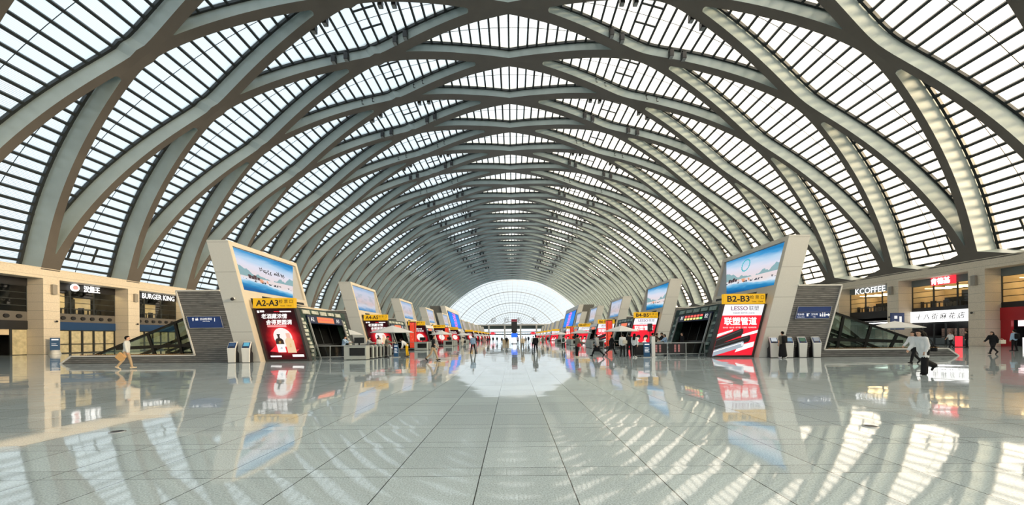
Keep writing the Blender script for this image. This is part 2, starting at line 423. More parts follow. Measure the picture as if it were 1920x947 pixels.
# ------------------------------------------------------------------ side walls
XF, XB = WX-.15, WX+1.8        # pillar face, shop face
ZB0, ZB1 = 8.88, 10.12
def sx(sg, x): return sg*x
def pillar_mesh(sg):
    mb = MB(); mb.box((sg*XF, -.78, 0), (sg*XB, .78, ZB0)); mb.box((sg*(XF-.02), -.80, 0), (sg*XB, .80, .12))
    return mb.mesh('pillar', stone_m)
def shopfront(sg, style, parent, yc, half=P/2-.78):
    """one bay between two pillars, centred on yc"""
    y0, y1 = -half, half
    root = empty('shopfront', (0, yc, 0)); root.parent = parent
    x = sg*XB; xi = sg*(XB+4.5)
    def B(name, a, b, m): return MB().box(a, b).build(name, m, root)
    # upper room
    room = MB(); room.box((xi, y0, 4.9), (xi+sg*.2, y1, 8.9)); room.box((x, y0, 4.7), (xi, y1, 4.95))
    room.box((x, y0-.1, 4.9), (xi, y0, 8.9)); room.box((x, y1, 4.9), (xi, y1+.1, 8.9)); room.box((x, y0, 8.3), (xi, y1, 8.5))
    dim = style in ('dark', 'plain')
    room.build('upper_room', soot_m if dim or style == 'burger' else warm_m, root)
    if style == 'burger':
        B('wall_panel', (x+sg*2.6, y0+2.5, 5), (x+sg*2.7, y0+4.2, 7.8), warm_m); B('wall_panel', (x+sg*3.2, y1-2.2, 5), (x+sg*3.3, y1-.2, 7.4), warm_m)
    lm = MB()
    if style in ('lounge', 'red'):
        for i in range(6): lm.box((x+sg*.5, y0+.7+1.2*i, 7.62), (x+sg*4.2, y0+.78+1.2*i, 7.68))
    elif style == 'burger':
        for i in range(4): lm.box((x+sg*.4, y0+1+1.7*i, 8.22), (x+sg*1.4, y0+1.9+1.7*i, 8.28))
    elif style == 'dark': lm.box((x+sg*.7, y0+.4, 7.35), (x+sg*.8, y1-2.2, 7.47))
    if lm.v: lm.build('ceiling_lamp', lampc_m if style == 'dark' else lampw_m, root)
    if style in ('burger', 'lounge'):
        f = MB()
        for i in range(5):
            yy = y0+.9+1.5*i; f.box((x+sg*1.0, yy, 5.65), (x+sg*1.6, yy+.7, 5.72)); f.box((x+sg*1.25, yy+.3, 4.95), (x+sg*1.35, yy+.4, 5.66))
            for q in (-.35, .85): f.box((x+sg*1.1, yy+q, 4.95), (x+sg*1.5, yy+q+.1, 5.95))
        f.box((x+sg*3.4, y0+.6, 4.95), (x+sg*3.9, y1-2, 6.2))
        f.build('tables', soot_m, root)
        if style == 'lounge': B('dark_counter', (x+sg*2.4, y0+.4, 4.95), (x+sg*3.2, y1-1.8, 6.35), soot_m)
        B('dark_screen', (x+sg*2.9, y0+(4.4 if style == 'burger' else 2.6), 5.0), (x+sg*3.0, y0+(5.6 if style == 'burger' else 4.6), 7.2), soot_m)
    # window bars and panes
    wb = MB(); n = 3
    for i in range(n+1):
        yy = y0 + (y1-y0)*i/n; wb.box((x-sg*.06, yy-.07, 4.95), (x+sg*.06, yy+.07, 8.05))
    for z in (5.0, 5.7, 6.45, 7.2, 8.0): wb.box((x-sg*.05, y0, z-.035), (x+sg*.05, y1, z+.035))
    wf = wb.build('window_frame', dark_m, root)
    MB().add([(x, y0, 5), (x, y1, 5), (x, y1, 8), (x, y0, 8)], [(0, 1, 2, 3)]).build('pane', glass_m, wf)
    lounge = style in ('lounge', 'red', 'coffee')
    B('sign_band', (x-sg*.1, y0, 8.0), (x+sg*.1, y1, 8.9), grey_m if lounge else soot_m)
    if style == 'red':
        B('fascia', (x-sg*.25, y0, 2.95), (x+sg*.1, y1, 4.4), redpanel_m); B('black_band', (x-sg*.1, y0, 4.4), (x+sg*.1, y1, 5.0), soot_m)
        B('side_panel', (x-sg*.2, y1-.9, 0), (x+sg*.1, y1, 2.95), redpanel_m)
    elif lounge:
        B('black_band', (x-sg*.1, y0, 3.95), (x+sg*.1, y1, 5.0), soot_m)
    else:
        band = B('duct_band', (x-sg*.06, y0, 3.95), (x+sg*.1, y1, 5.0), duct_m)
        for i in range(7):
            yy = y0+.75+(y1-y0-1.5)*i/6
            MB().tube((x-sg*.22, yy, 4.45), (x, yy, 4.45), .22, .26, 14).build('air_nozzle', soot_m, band)
        B('fascia', (x-sg*.12, y0, 2.95), (x+sg*.1, y1, 3.95), soot_m if style == 'dark' else blue_m)
    # lower room
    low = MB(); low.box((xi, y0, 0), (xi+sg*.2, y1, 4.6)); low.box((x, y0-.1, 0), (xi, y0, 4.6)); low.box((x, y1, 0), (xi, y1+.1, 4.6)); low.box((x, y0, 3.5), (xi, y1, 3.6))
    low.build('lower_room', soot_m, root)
    db = MB()
    for i in range(7):
        yy = y0 + (y1-y0)*i/6; db.box((x-sg*.06, yy-.08, 0), (x+sg*.06, yy+.08, 2.95))
    for z in (.05, 1.15, 2.9): db.box((x-sg*.05, y0, z-.05), (x+sg*.05, y1, z+.05))
    if style not in ('red', 'dark'):
        db.build('door_frame', dark_m, root)
        if not lounge: B('paper_blind', (x+sg*.12, y0, .05), (x+sg*.15, y1, 2.9), timber_m)
    if style == 'dark':
        B('door_frame', (x-sg*.06, y1-1.5, 0), (x+sg*.06, y1-1.3, 2.95), dark_m); B('paper_blind', (x+sg*.02, y1-1.3, .05), (x+sg*.05, y1, 2.9), timber_m)
        B('roller_shutter', (x+sg*.02, y0, 2.3), (x+sg*.08, y1-1.5, 2.95), warm_m)
    if style == 'red':
        B('menu_board', (x+sg*.3, y0+.2, 2.25), (x+sg*.35, y1-1.1, 2.9), mat('menu_glow', (1, .9, .9), emit=(1, .72, .74), strength=1.5))
        B('shelf', (x+sg*2.2, y0+.2, 1.2), (x+sg*2.5, y1-1.1, 1.9), mat('goods', (.30, .20, .16), noise=.6, nscale=9))
        B('counter', (x+sg*.5, y0+.2, 0), (x+sg*1.1, y1-1.3, 1.0), mat('counter_glow', (1, 1, 1), emit=(1, .95, .97), strength=1.0))
    if style == 'lounge':
        B('counter', (x+sg*.5, y0+1.2, 0), (x+sg*1.1, y1-.4, .95), grey_m)
        sh = MB()
        for i in range(5): sh.box((x+sg*3.6, y0+.4+1.5*i, .4), (x+sg*4, y0+1.5+1.5*i, 2.2))
        sh.build('shelf', mat('goods', (.30, .20, .16), noise=.6, nscale=9), root)
        la = MB(); la.box((x+sg*1.5, y0+.5, 3.2), (x+sg*1.6, y1-.5, 3.28)); la.box((x+sg*3, y0+.5, 3.2), (x+sg*3.1, y1-.5, 3.28)); la.build('ceiling_lamp', lampc_m, root)
    return root
walls = {}
for sg, nm in ((-1, 'wall_left'), (1, 'wall_right')):
    wl = empty(nm, kind='structure'); walls[sg] = wl
    beam = MB(); beam.box((sg*XF, YF0, ZB0), (sg*(XB+.4), YF1, ZB1)); beam.box((sg*(XF-.06), YF0, ZB1-.1), (sg*XF, YF1, ZB1))
    beam.box((sg*XB, YF0, ZB1-.1), (sg*(WX+8), YF1, ZB1+.02))
    beam.box((sg*(WX+7), YF0, 0), (sg*(WX+7.3), YF1, ZB1))
    beam.build('beam', stone_m, wl)
    pm = pillar_mesh(sg)
    for k in range(K0, K1+1): link('pillar', pm, wl, (0, Y0+k*P+.1-(.65 if sg > 0 else 0), 0))
    plain = None
    for k in range(K0, K1):
        yc = Y0 + (k+.5)*P + .1 - (.65 if sg > 0 else 0)
        st = {-1: {-1: 'dark', 0: 'burger', 1: 'burger'}, 1: {-1: 'red', 0: 'lounge', 1: 'coffee'}}[sg].get(k, 'plain')
        if st == 'coffee': st = 'lounge'
        if st == 'plain':
            if plain is None: plain = shopfront(sg, 'plain', wl, yc)
            else: copy_tree(plain, wl).location = (0, yc, 0)
        else: shopfront(sg, st, wl, yc)

# ------------------------------------------------------------------ glazed end walls
whitebar_m = mat('grey_steel', (.42, .43, .44), .5)
def end_wall(name, y, sgn):
    root = empty(name, (0, y, 0), kind='structure')
    if sgn < 0: root.rotation_euler.z = PI
    top = 4.62
    zb = 11.2
    def pt(q, t): return Vector((AI*q*math.sin(t)*flat(t), 0, HC + BI*q*math.cos(t)*flat(t)))
    bars = MB()
    thick = [1.0, .796, .6, .43, .272]
    def arcq(q, w_):
        prev = None
        for i in range(-46, 47):
            p = pt(q, i/46*1.45)
            if prev and p.z > zb and prev.z > zb: bars.bar(prev, p, w_, w_, up=(0, 1, 0))
            prev = p
    for q in thick: arcq(q, .42)
    for a, b in zip(thick[:-1], thick[1:]):
        for f in (.25, .5, .75): arcq(a+(b-a)*f, .12)
    for i in range(-19, 20):
        t = i*.0775
        lo = .02
        for j in range(200):
            if pt(j/200, t).z > zb: lo = j/200; break
        else: continue
        if lo < .95: bars.bar(pt(lo, t), pt(1.0, t), .15, .15, up=(0, 1, 0))
    bars.build('window_grid', whitebar_m, root)
    # glass
    poly = [pt(1.03, i/40*1.33) for i in range(-40, 41)]
    poly = [p for p in poly if p.z > zb]; gl = MB(); gl.add([(p.x, .1, p.z) for p in poly] + [(0, .1, zb)], [tuple(range(len(poly)+1))])
    gm = bpy.data.materials.new('end_glass_'+name); gm.use_nodes = True; nt = gm.node_tree; nt.nodes.remove(nt.nodes['Principled BSDF'])
    t_ = nt.nodes.new('ShaderNodeBsdfTransparent' if sgn > 0 else 'ShaderNodeBsdfTranslucent'); t_.inputs['Color'].default_value = (.62, .605, .59, 1); nt.links.new(t_.outputs[0], nt.nodes['Material Output'].inputs['Surface'])
    gl.build('glass', gm, root)
    # gallery below the window
    W = WX+6
    MB().box((-W, -.3, 10.2), (W, .5, 11.3)).build('lintel', mat('pale_steel', (.42, .43, .43), .5), root)
    MB().box((-W, .2, 7.6), (W, .5, 10.2)).build('gallery', mat('dark_gallery', (.03, .05, .05), .3), root)
    MB().box((-W, .2, 5.1), (W, .5, 5.7)).build('canopy', mat('dark_gallery'), root)
    col = MB()
    for i in range(-6, 7): col.box((i*12-6.6, -.7, 0), (i*12-5.4, .2, 10.2))
    col.build('columns', mat('pale_steel'), root)
    lowb = MB(); lowb.box((-W, .2, 3.2), (W, .4, 4.1))
    for i in range(-40, 41): lowb.box((i*1.9-.08, .2, 0), (i*1.9+.08, .35, 5.2))
    lowb.box((-W, .2, 0), (-24, .4, 3.3)); lowb.box((24, .2, 0), (W, .4, 3.3))
    lowb.build('door_screen', mat('dark_gallery'), root)
    return root
wb_ = end_wall('wall_back', 278.5, 1)
wf_ = end_wall('wall_front', -64.0, -1)
# station name stands on the outside of the far window and reads backwards from within
st = empty('station_name', (0, 279.6, 11.3), label='large grey station name letters seen reversed outside the far arched window', cat='sign')
for ch, x_ in zip('站西津天', (-14.4, -4.7, 5.0, 15.9)):
    text('letter', ch, 4.1, frame_M((x_, 0, 2.9), (-1, 0, 0), (0, 0, 1)), mat('letter_steel', (.62, .63, .64), .5), st, ext=.1)
MB().box((-18, -.2, -.05), (19, .2, .1)).build('rail', mat('letter_steel'), st)
# ------------------------------------------------------------------ materials for the ticket-gate rows
def uv_picture_material(name, build):
    m = bpy.data.materials.new(name); m.use_nodes = True; nt = m.node_tree; N = nt.nodes; L = nt.links; N.remove(N['Principled BSDF'])
    uv = N.new('ShaderNodeUVMap'); sep = N.new('ShaderNodeSeparateXYZ'); L.new(uv.outputs[0], sep.inputs[0])
    def ramp(sock, stops, interp='LINEAR'):
        r = N.new('ShaderNodeValToRGB'); r.color_ramp.interpolation = interp; e = r.color_ramp.elements
        while len(e) < len(stops): e.new(.5)
        for q, (p, c) in zip(e, stops): q.position = p; q.color = (*c, 1)
        L.new(sock, r.inputs[0]); return r.outputs[0]
    def mth(op, a, b=0.0):
        n = N.new('ShaderNodeMath'); n.operation = op
        for i, x in enumerate((a, b)):
            if isinstance(x, (int, float)): n.inputs[i].default_value = x
            else: L.new(x, n.inputs[i])
        return n.outputs[0]
    def mix(f, a, b):
        n = N.new('ShaderNodeMix'); n.data_type = 'RGBA'; L.new(f, n.inputs[0])
        for i, x in ((6, a), (7, b)):
            if isinstance(x, tuple): n.inputs[i].default_value = (*x, 1)
            else: L.new(x, n.inputs[i])
        return n.outputs[2]
    def noise(scale, sx_=1, sy_=1, off=0, det=4):
        mp = N.new('ShaderNodeMapping'); mp.inputs['Scale'].default_value = (sx_, sy_, 1); mp.inputs['Location'].default_value = (off, off*.7, 0)
        L.new(uv.outputs[0], mp.inputs[0]); n = N.new('ShaderNodeTexNoise'); n.inputs['Scale'].default_value = scale; n.inputs['Detail'].default_value = det
        L.new(mp.outputs[0], n.inputs['Vector']); return n.outputs['Fac']
    col, strength = build(sep.outputs[0], sep.outputs[1], ramp, mth, mix, noise)
    e = N.new('ShaderNodeEmission'); e.inputs['Strength'].default_value = strength*.82; L.new(col, e.inputs['Color'])
    gl = N.new('ShaderNodeBsdfGlossy'); gl.inputs['Roughness'].default_value = .15; gl.inputs['Color'].default_value = (.03, .03, .03, 1)
    ad = N.new('ShaderNodeAddShader'); L.new(e.outputs[0], ad.inputs[0]); L.new(gl.outputs[0], ad.inputs[1])
    L.new(ad.outputs[0], N['Material Output'].inputs['Surface']); return m
def landscape(u, v, ramp, mth, mix, noise):
    n1 = noise(3.0, 1, 2.5)
    vv = mth('ADD', v, mth('MULTIPLY', mth('SUBTRACT', n1, .5), .22))
    vv = mth('ADD', vv, mth('MULTIPLY', mth('SUBTRACT', u, .5), .14))
    sky = ramp(vv, [(0, (.01, .13, .36)), (.10, (.02, .26, .56)), (.17, (.22, .55, .80)), (.21, (.80, .85, .93)), (.30, (.86, .74, .72)), (.42, (.84, .74, .78)), (.62, (.78, .78, .90)), (.78, (.50, .70, .90)), (.92, (.07, .36, .70)), (1, (.02, .24, .56))])
    # teal hills left and right
    ridge = mth('ADD', mth('MULTIPLY', noise(7, 1, .25, 3.1), .42), .22)
    side = mth('MULTIPLY', mth('ABSOLUTE', mth('SUBTRACT', u, .52)), .42)
    below = mth('LESS_THAN', v, mth('ADD', ridge, mth('SUBTRACT', side, .08)))
    above = mth('GREATER_THAN', v, .36)
    hill = mix(mth('MULTIPLY', mth('MULTIPLY', below, above), .75), sky, (.10, .36, .38))
    # banks of dark roofs and orange trees above the water
    roofs = mth('MULTIPLY', mth('GREATER_THAN', noise(22, 1, .6, 5.2), .56), mth('LESS_THAN', mth('ABSOLUTE', mth('SUBTRACT', mth('ADD', v, mth('MULTIPLY', u, .05)), .285)), .025))
    c2 = mix(roofs, hill, (.05, .06, .08))
    org = mth('MULTIPLY', mth('GREATER_THAN', noise(14, 1, .8, 9.0), .52), mth('MULTIPLY', mth('LESS_THAN', mth('ABSOLUTE', mth('SUBTRACT', u, .34)), .12), mth('LESS_THAN', mth('ABSOLUTE', mth('SUBTRACT', v, .31)), .045)))
    return mix(mth('MULTIPLY', org, .8), c2, (.85, .30, .10)), .92
screen_m = uv_picture_material('landscape_screen', landscape)
def pale_landscape(u, v, ramp, mth, mix, noise):
    vv = mth('ADD', v, mth('MULTIPLY', mth('SUBTRACT', noise(3, 1, 2), .5), .3))
    sky = ramp(vv, [(0, (.10, .30, .58)), (.10, (.30, .48, .72)), (.2, (.70, .72, .82)), (.35, (.74, .60, .60)), (.55, (.72, .66, .74)), (.8, (.66, .70, .84)), (1, (.36, .54, .80))])
    hill = mth('MULTIPLY', mth('MINIMUM', mth('MAXIMUM', mth('MULTIPLY', mth('SUBTRACT', noise(3.2, 1, 1.1, 3.3), .47), 5.0), 0.0), 1.0), mth('LESS_THAN', mth('ABSOLUTE', mth('SUBTRACT', v, .5)), .22))
    return mix(mth('MULTIPLY', hill, .55), sky, (.22, .42, .46)), .85
pale_screen_m = uv_picture_material('pale_landscape_screen', pale_landscape)
def wine(u, v, ramp, mth, mix, noise):
    du = mth('MULTIPLY', mth('SUBTRACT', u, .56), .78); dv = mth('SUBTRACT', v, .42)
    d = mth('SQRT', mth('ADD', mth('MULTIPLY', du, du), mth('MULTIPLY', dv, dv)))
    d = mth('ADD', d, mth('MULTIPLY', mth('SUBTRACT', noise(5, 1, 2), .5), .10))
    return ramp(d, [(0, (1, .30, .22)), (.20, (.85, .04, .045)), (.27, (.42, .006, .014)), (.36, (.09, .004, .008)), (.5, (.026, .003, .006)), (.8, (.014, .003, .005))]), 1.0
wine_m = uv_picture_material('spirits_poster', wine)
def ledblue(u, v, ramp, mth, mix, noise):
    base = ramp(mth('ADD', v, mth('MULTIPLY', noise(3), .2)), [(0, (.02, .16, .80)), (.5, (.03, .30, .95)), (1, (.02, .22, .85))])
    pink = mth('LESS_THAN', mth('ADD', mth('ABSOLUTE', mth('SUBTRACT', u, .5)), mth('MULTIPLY', noise(9), .1)), .2)
    return mix(mth('MULTIPLY', pink, mth('GREATER_THAN', noise(12, 1, 1, 4), .47)), base, (.9, .25, .75)), 1.0
led_m = uv_picture_material('blue_led_wall', ledblue)
def columnpic(u, v, ramp, mth, mix, noise):
    return mix(mth('GREATER_THAN', noise(5, .6, 2.0, 2), .60), (.86, .07, .035), (.92, .16, .10)), .9
column_m = uv_picture_material('red_column_poster', columnpic)

white_m = stone_material('white_cladding', (.60, .60, .57), 2.05, speck=.04)
rim_m = mat('beige_rim', (.60, .54, .44), .45)
rimg_m = mat('grey_inset', (.40, .41, .42), .35)
yel_m = mat('sign_yellow', (.40, .22, .01), emit=(1, .53, .008), strength=.72)
casing_m = mat('lightbox_casing', (.035, .03, .03), .35)
marble_m = mat('dark_green_marble', (.018, .038, .031), .12, noise=.7, nscale=1.6)
pale_m = mat('reflection_pale', (.46, .48, .42), .3, noise=.3, nscale=4)  # tone of the painted-in reflections on the gate frames
whitefr_m = mat('white_portal', (.72, .72, .70), .4)
void_m = mat('gate_dark', (.006, .007, .007), .25)
navy_m = mat('sign_navy', (.006, .012, .05), .4)
orled_m = mat('led_orange', (.5, .16, .06), emit=(1, .26, .10), strength=.75)
redled_m = mat('led_red', (.5, .02, .02), emit=(1, .10, .08), strength=1.4)
yelled_m = mat('led_yellow', (.5, .4, .02), emit=(1, .75, .25), strength=1.3)
greenled_m = mat('led_green', (.1, .5, .1), emit=(.25, .9, .3), strength=1.1)
letw_m = mat('letter_white', (.8, .8, .8), emit=(1, 1, 1), strength=.75)
steel_m = mat('steel', (.48, .49, .48), .28, .6)
deskg_m = mat('desk_grey', (.40, .43, .41), .4)
moon_m = mat('poster_moon', (.3, .3, .3), emit=(1, .90, .86), strength=.9)
glasspane_m = glass_m

def striped_material():
    m = bpy.data.materials.new('split_stone'); m.use_nodes = True; nt = m.node_tree; N = nt.nodes; L = nt.links; b = N['Principled BSDF']
    tc = N.new('ShaderNodeTexCoord'); sep = N.new('ShaderNodeSeparateXYZ'); L.new(tc.outputs['Object'], sep.inputs[0])
    def mth(op, a, b_=0.0):
        n = N.new('ShaderNodeMath'); n.operation = op
        for i, x in enumerate((a, b_)):
            if isinstance(x, (int, float)): n.inputs[i].default_value = x
            else: L.new(x, n.inputs[i])
        return n.outputs[0]
    # thin split courses 0.13 m high, each with its own tone and ragged dark joints
    z = mth('DIVIDE', sep.outputs['Z'], .13); row = mth('FLOOR', z); f = mth('FRACT', z)
    cb = N.new('ShaderNodeCombineXYZ'); L.new(mth('MULTIPLY', sep.outputs['X'], .9), cb.inputs[0]); L.new(mth('MULTIPLY', row, 3.7), cb.inputs[1])
    n = N.new('ShaderNodeTexNoise'); n.inputs['Scale'].default_value = 1.6; n.inputs['Detail'].default_value = 3; L.new(cb.outputs[0], n.inputs['Vector'])
    r = N.new('ShaderNodeValToRGB'); r.color_ramp.elements[0].position = .3; r.color_ramp.elements[1].position = .7
    r.color_ramp.elements[0].color = (.10, .10, .10, 1); r.color_ramp.elements[1].color = (.235, .23, .22, 1); L.new(n.outputs['Fac'], r.inputs[0])
    l = mth('LESS_THAN', f, mth('MULTIPLY', n.outputs['Fac'], .62))
    mx = N.new('ShaderNodeMix'); mx.data_type = 'RGBA'; L.new(mth('MULTIPLY', l, .75), mx.inputs[0]); L.new(r.outputs[0], mx.inputs[6]); mx.inputs[7].default_value = (.035, .035, .035, 1)
    L.new(mx.outputs[2], b.inputs['Base Color']); b.inputs['Roughness'].default_value = .8; return m
stripe_m = striped_material()

LEAN = .26
def local(root):
    mb = MB(); mb.T = Matrix.Translation(-Vector(root.location)); return mb
def quad_uv(root, name, pts, material):
    """picture quad bl, br, tr, tl with UVs, given in hall coordinates"""
    o = Vector(root.location)
    me = bpy.data.meshes.new(name); me.from_pydata([tuple(Vector(p)-o) for p in pts], [], [(0, 1, 2, 3)])
    ul = me.uv_layers.new(name='UVMap')
    for lp, c in zip(me.loops, [(0, 0), (1, 0), (1, 1), (0, 1)]): ul.data[lp.index].uv = c
    me.materials.append(material); ob = bpy.data.objects.new(name, me); COL.objects.link(ob); ob.parent = root; return ob
def leanpoly(sg, y, pts):      # pts = (base x, z) -> points on the leaning section at depth y
    return [(sg*(x+LEAN*z), y, z) for x, z in pts]
SIDE = {-1: 'left', 1: 'right'}

def pylon(sg, y, label, group, flip=False, sm=None):
    d = -1 if flip else 1
    def Y(q): return y + d*q if not flip else y + 8.0 - q
    root = empty('display_pylon', (sg*17.7, Y(.35), 0), label=label, cat='display pylon', group=group)
    b = local(root)
    def slab(x0, x1, z0, z1, a, c): b.prism(leanpoly(sg, Y(a), [(x0, z0), (x1, z0), (x1, z1), (x0, z1)]), (0, Y(c)-Y(a), 0))
    slab(17, 18.45, 0, 8.36, 0, .3); slab(17, 18.45, 0, 4.45, .3, .72); slab(17.2, 18.45, 4.45, 8.36, .3, 8.0)
    b.build('body', white_m, root)
    b = local(root)
    slab(17, 17.21, 8.03, 8.36, .3, 8.0); slab(17, 17.21, 4.45, 4.97, .3, 8.0); slab(17, 17.21, 4.97, 8.03, 7.72, 8.0)
    slab(16.985, 17.0, 0, 8.36, .01, .3); slab(16.985, 17.0, 0, 4.45, .3, .71)
    b.build('frame', rim_m, root)
    b = local(root); slab(17.15, 17.2, 4.97, 8.03, .3, 7.72); b.build('inset', rimg_m, root)
    b = local(root); slab(16.99, 17.01, 4.52, 4.72, 2.0, 3.4); b.build('slot', void_m, root)
    b = local(root); slab(16.99, 17.01, 4.52, 4.72, 6.3, 7.4); b.build('slot', void_m, root)
    xs = 17.13; z0, z1 = 5.02, 7.98
    q = [(sg*(xs+LEAN*z0), Y(.34), z0), (sg*(xs+LEAN*z0), Y(6.2), z0), (sg*(xs+LEAN*z1), Y(7.5), z1), (sg*(xs+LEAN*z1), Y(.34), z1)]
    if sg > 0: q = [q[1], q[0], q[3], q[2]]
    scr = quad_uv(root, 'screen', q, sm or screen_m)
    return root, scr

def lightbox(sg, y, kind, label):
    xa, xb, zt = 13.95, 16.85, 3.70
    root = empty('advertising_lightbox', (sg*15.4, y, 0), label=label, cat='advertising lightbox', group='advertising lightboxes')
    b = local(root)
    b.prism(leanpoly(sg, y, [(xa-.04, 0), (xb+.12, 0), (xb+.12, zt), (xa-.04, zt)]), (0, .38, 0)); b.build('casing', casing_m, root)
    z0, z1 = .14, zt-.03; yp = y-.012
    def pt(u, v, dy=0):         # u, v in 0..1 on the poster, u from left to right in the photograph
        z = z0+(z1-z0)*v; x0, x1 = (-xb+.06, -xa-.10) if sg < 0 else (xa+.10, xb-.06)
        return Vector((x0+(x1-x0)*u + sg*LEAN*z, yp-dy, z))
    q = [pt(0, 0), pt(1, 0), pt(1, 1), pt(0, 1)]
    rl = Vector(root.location)
    def shape(name, pts, material, dy=.006, parent=None):
        me = MB().prism([pt(u, v, dy)-rl for u, v in pts], (0, .004, 0)); return me.build(name, material, parent or root)
    def disc(u, v, r, n=28, asp=1.27): return [(u+r*asp*math.cos(2*PI*i/n), v+r*math.sin(2*PI*i/n)) for i in range(n)]
    def words(body, u, v, size, m, parent, bold=0.0, squash=1.0, heavy=0.0):
        p = pt(u, v, .012)-rl
        return text('lettering', body, size, frame_M(p, (1, 0, 0), (0, 0, 1)), m, parent, ext=.001, bold=bold, squash=squash, heavy=heavy)
    pale = mat('poster_white', (.9, .9, .9), emit=(1, .96, .95), strength=.95)
    if kind == 'wine':
        po = quad_uv(root, 'poster', q, wine_m)
        if SIMPLE[0]:
            shape('moon', disc(.56, .43, .175), moon_m); words('老酒藏浓情', .48, .83, .34, pale, root); words('舍得更圆满', .55, .73, .34, pale, root); return root
        shape('moon', disc(.54, .435, .185), moon_m, .006, po)
        words('老酒藏浓情', .46, .845, .36, pale, po, heavy=.008); words('舍得更圆满', .54, .725, .36, pale, po, heavy=.008)
        dark = mat('bottle_dark', (.02, .012, .01), emit=(.055, .025, .02), strength=.5); crm = mat('bottle_cream', (.3, .25, .2), emit=(.92, .66, .40), strength=.85)
        gold = mat('bottle_gold', (.6, .35, .1), emit=(.75, .42, .12), strength=.8); redm = mat('poster_red', (.8, .03, .05), emit=(.85, .02, .04), strength=.9)
        shape('cloth', [(.12, .16), (.36, .31), (.46, .20), (.72, .18), (.88, .20), (.8, .15), (.4, .13)], redm, .007, po)
        shape('bottle', [(.33, .30), (.53, .30), (.53, .38), (.49, .41), (.46, .42), (.46, .475), (.48, .475), (.48, .50), (.40, .50), (.40, .475), (.41, .475), (.41, .42), (.37, .41), (.33, .38)], dark, .009, po)
        shape('bottle_label', [(.33, .14), (.53, .14), (.53, .30), (.33, .30)], pale, .009, po)
        words('舍', .43, .335, .20, gold, po)
        words('酒', .43, .22, .16, mat('poster_ink', (.02, .1, .25), emit=(.02, .10, .3), strength=.4), po)
        shape('bottle', [(.57, .13), (.79, .13), (.79, .37), (.75, .41), (.74, .42), (.62, .42), (.61, .41), (.57, .37)], crm, .008, po)
        shape('cap', [(.63, .42), (.73, .42), (.73, .515), (.63, .515)], mat('cap_rose', (.8, .45, .35), emit=(.9, .5, .38), strength=.8), .009, po)
        words('金\n樽', .68, .27, .15, gold, po)
        for (a, b_, c, d) in ((.06, .92, .11, .965), (.13, .93, .24, .965), (.48, .935, .62, .95), (.63, .93, .92, .955), (.10, .045, .38, .075), (.66, .05, .95, .095)):
            shape('small_print', [(a, b_), (c, b_), (c, d), (a, d)], pale if a != .48 else redm, .008, po)
        shape('banner', [(.22, .635), (.70, .635), (.70, .675), (.22, .675)], mat('poster_rose', (.9, .4, .4), emit=(.95, .32, .32), strength=.8), .007, po)
    else:
        redp = mat('poster_red_flat', (.75, .01, .03), emit=(.80, .008, .03), strength=1.0)
        whp = mat('poster_white_flat', (.85, .85, .9), emit=(.86, .88, .95), strength=.9)
        po = shape('poster', [(0, 0), (1, 0), (1, 1), (0, 1)], redp, 0)
        shape('headline_panel', [(0, .785), (1, .785), (1, 1), (0, 1)], whp, .005, po)
        plum = mat('poster_plum', (.2, .02, .12), emit=(.22, .03, .14), strength=.7); gink = mat('poster_grey', (.15, .15, .17), emit=(.16, .16, .18), strength=.7)
        words('LESSO', .39, .92, .40, plum, po, .004, 1.1); words('联塑', .76, .92, .36, gink, po)
        words('中国联塑  股份代号: 2128.HK', .53, .83, .12, gink, po)
        words('联塑管道', .50, .66, .57, pale, po, heavy=.018)
        if kind == 'pipes':
            words('排水管 · 给水管 · 燃气管 · 工程管 · 电线电缆管', .52, .545, .115, pale, po)
            bk = mat('pipe_black', (.012, .012, .014), emit=(.012, .012, .014), strength=.5); bk2 = mat('pipe_sheen', (.07, .075, .09), emit=(.07, .075, .09), strength=.6); gp = mat('pipe_grey', (.2, .22, .25), emit=(.40, .47, .55), strength=.85)
            shape('stripe', [(0, .42), (.36, .51), (.36, .475), (0, .36)], pale, .007, po); shape('stripe', [(.62, .41), (1, .50), (1, .44), (.62, .36)], pale, .007, po)
            shape('stripe', [(.6, .19), (.98, .27), (.98, .17), (.55, .06)], pale, .006, po)
            def pipe(v0, v1, u1, r, m1, m2, dy):
                c = (u1, v1); n = 14
                end = [(u1-.02+r*.75*math.cos(-PI/2+PI*i/n), v1+r*math.sin(-PI/2+PI*i/n)) for i in range(n+1)]
                shape('pipe', [(0, v0-r)] + end + [(0, v0+r)], m1, dy, po)
                shape('pipe_sheen', [(0, v0+r*.35), (u1-.03, v1+r*.35), (u1-.03, v1+r*.62), (0, v0+r*.62)], m2, dy+.002, po)
            pipe(.26, .455, .60, .075, bk, bk2, .010); pipe(.135, .325, .82, .07, bk, bk2, .013); pipe(.045, .215, .70, .062, gp, pale, .016)
            shape('pipe_mouth', disc(.69, .215, .035, 18, .8), mat('pipe_hole', (.75, .78, .8), emit=(.78, .82, .85), strength=.9), .020, po)
        else:
            skin = mat('poster_skin', (.8, .5, .4), emit=(.85, .55, .45), strength=.9); hair = mat('poster_hair', (.02, .015, .015), .6)
            for u in (.34, .68):
                shape('shirt', [(u-.15, .02), (u+.15, .02), (u+.13, .17), (u+.04, .22), (u-.04, .22), (u-.13, .17)], pale, .006, po)
                shape('hair', disc(u, .345, .095, 20, 1.15), hair, .007, po); shape('neck', [(u-.04, .2), (u+.04, .2), (u+.04, .3), (u-.04, .3)], skin, .0075, po); shape('face', disc(u, .315, .068, 20, 1.0), skin, .009, po); shape('fringe', [(u-.075, .345), (u+.075, .345), (u+.06, .40), (u-.06, .40)], hair, .011, po)
    return root

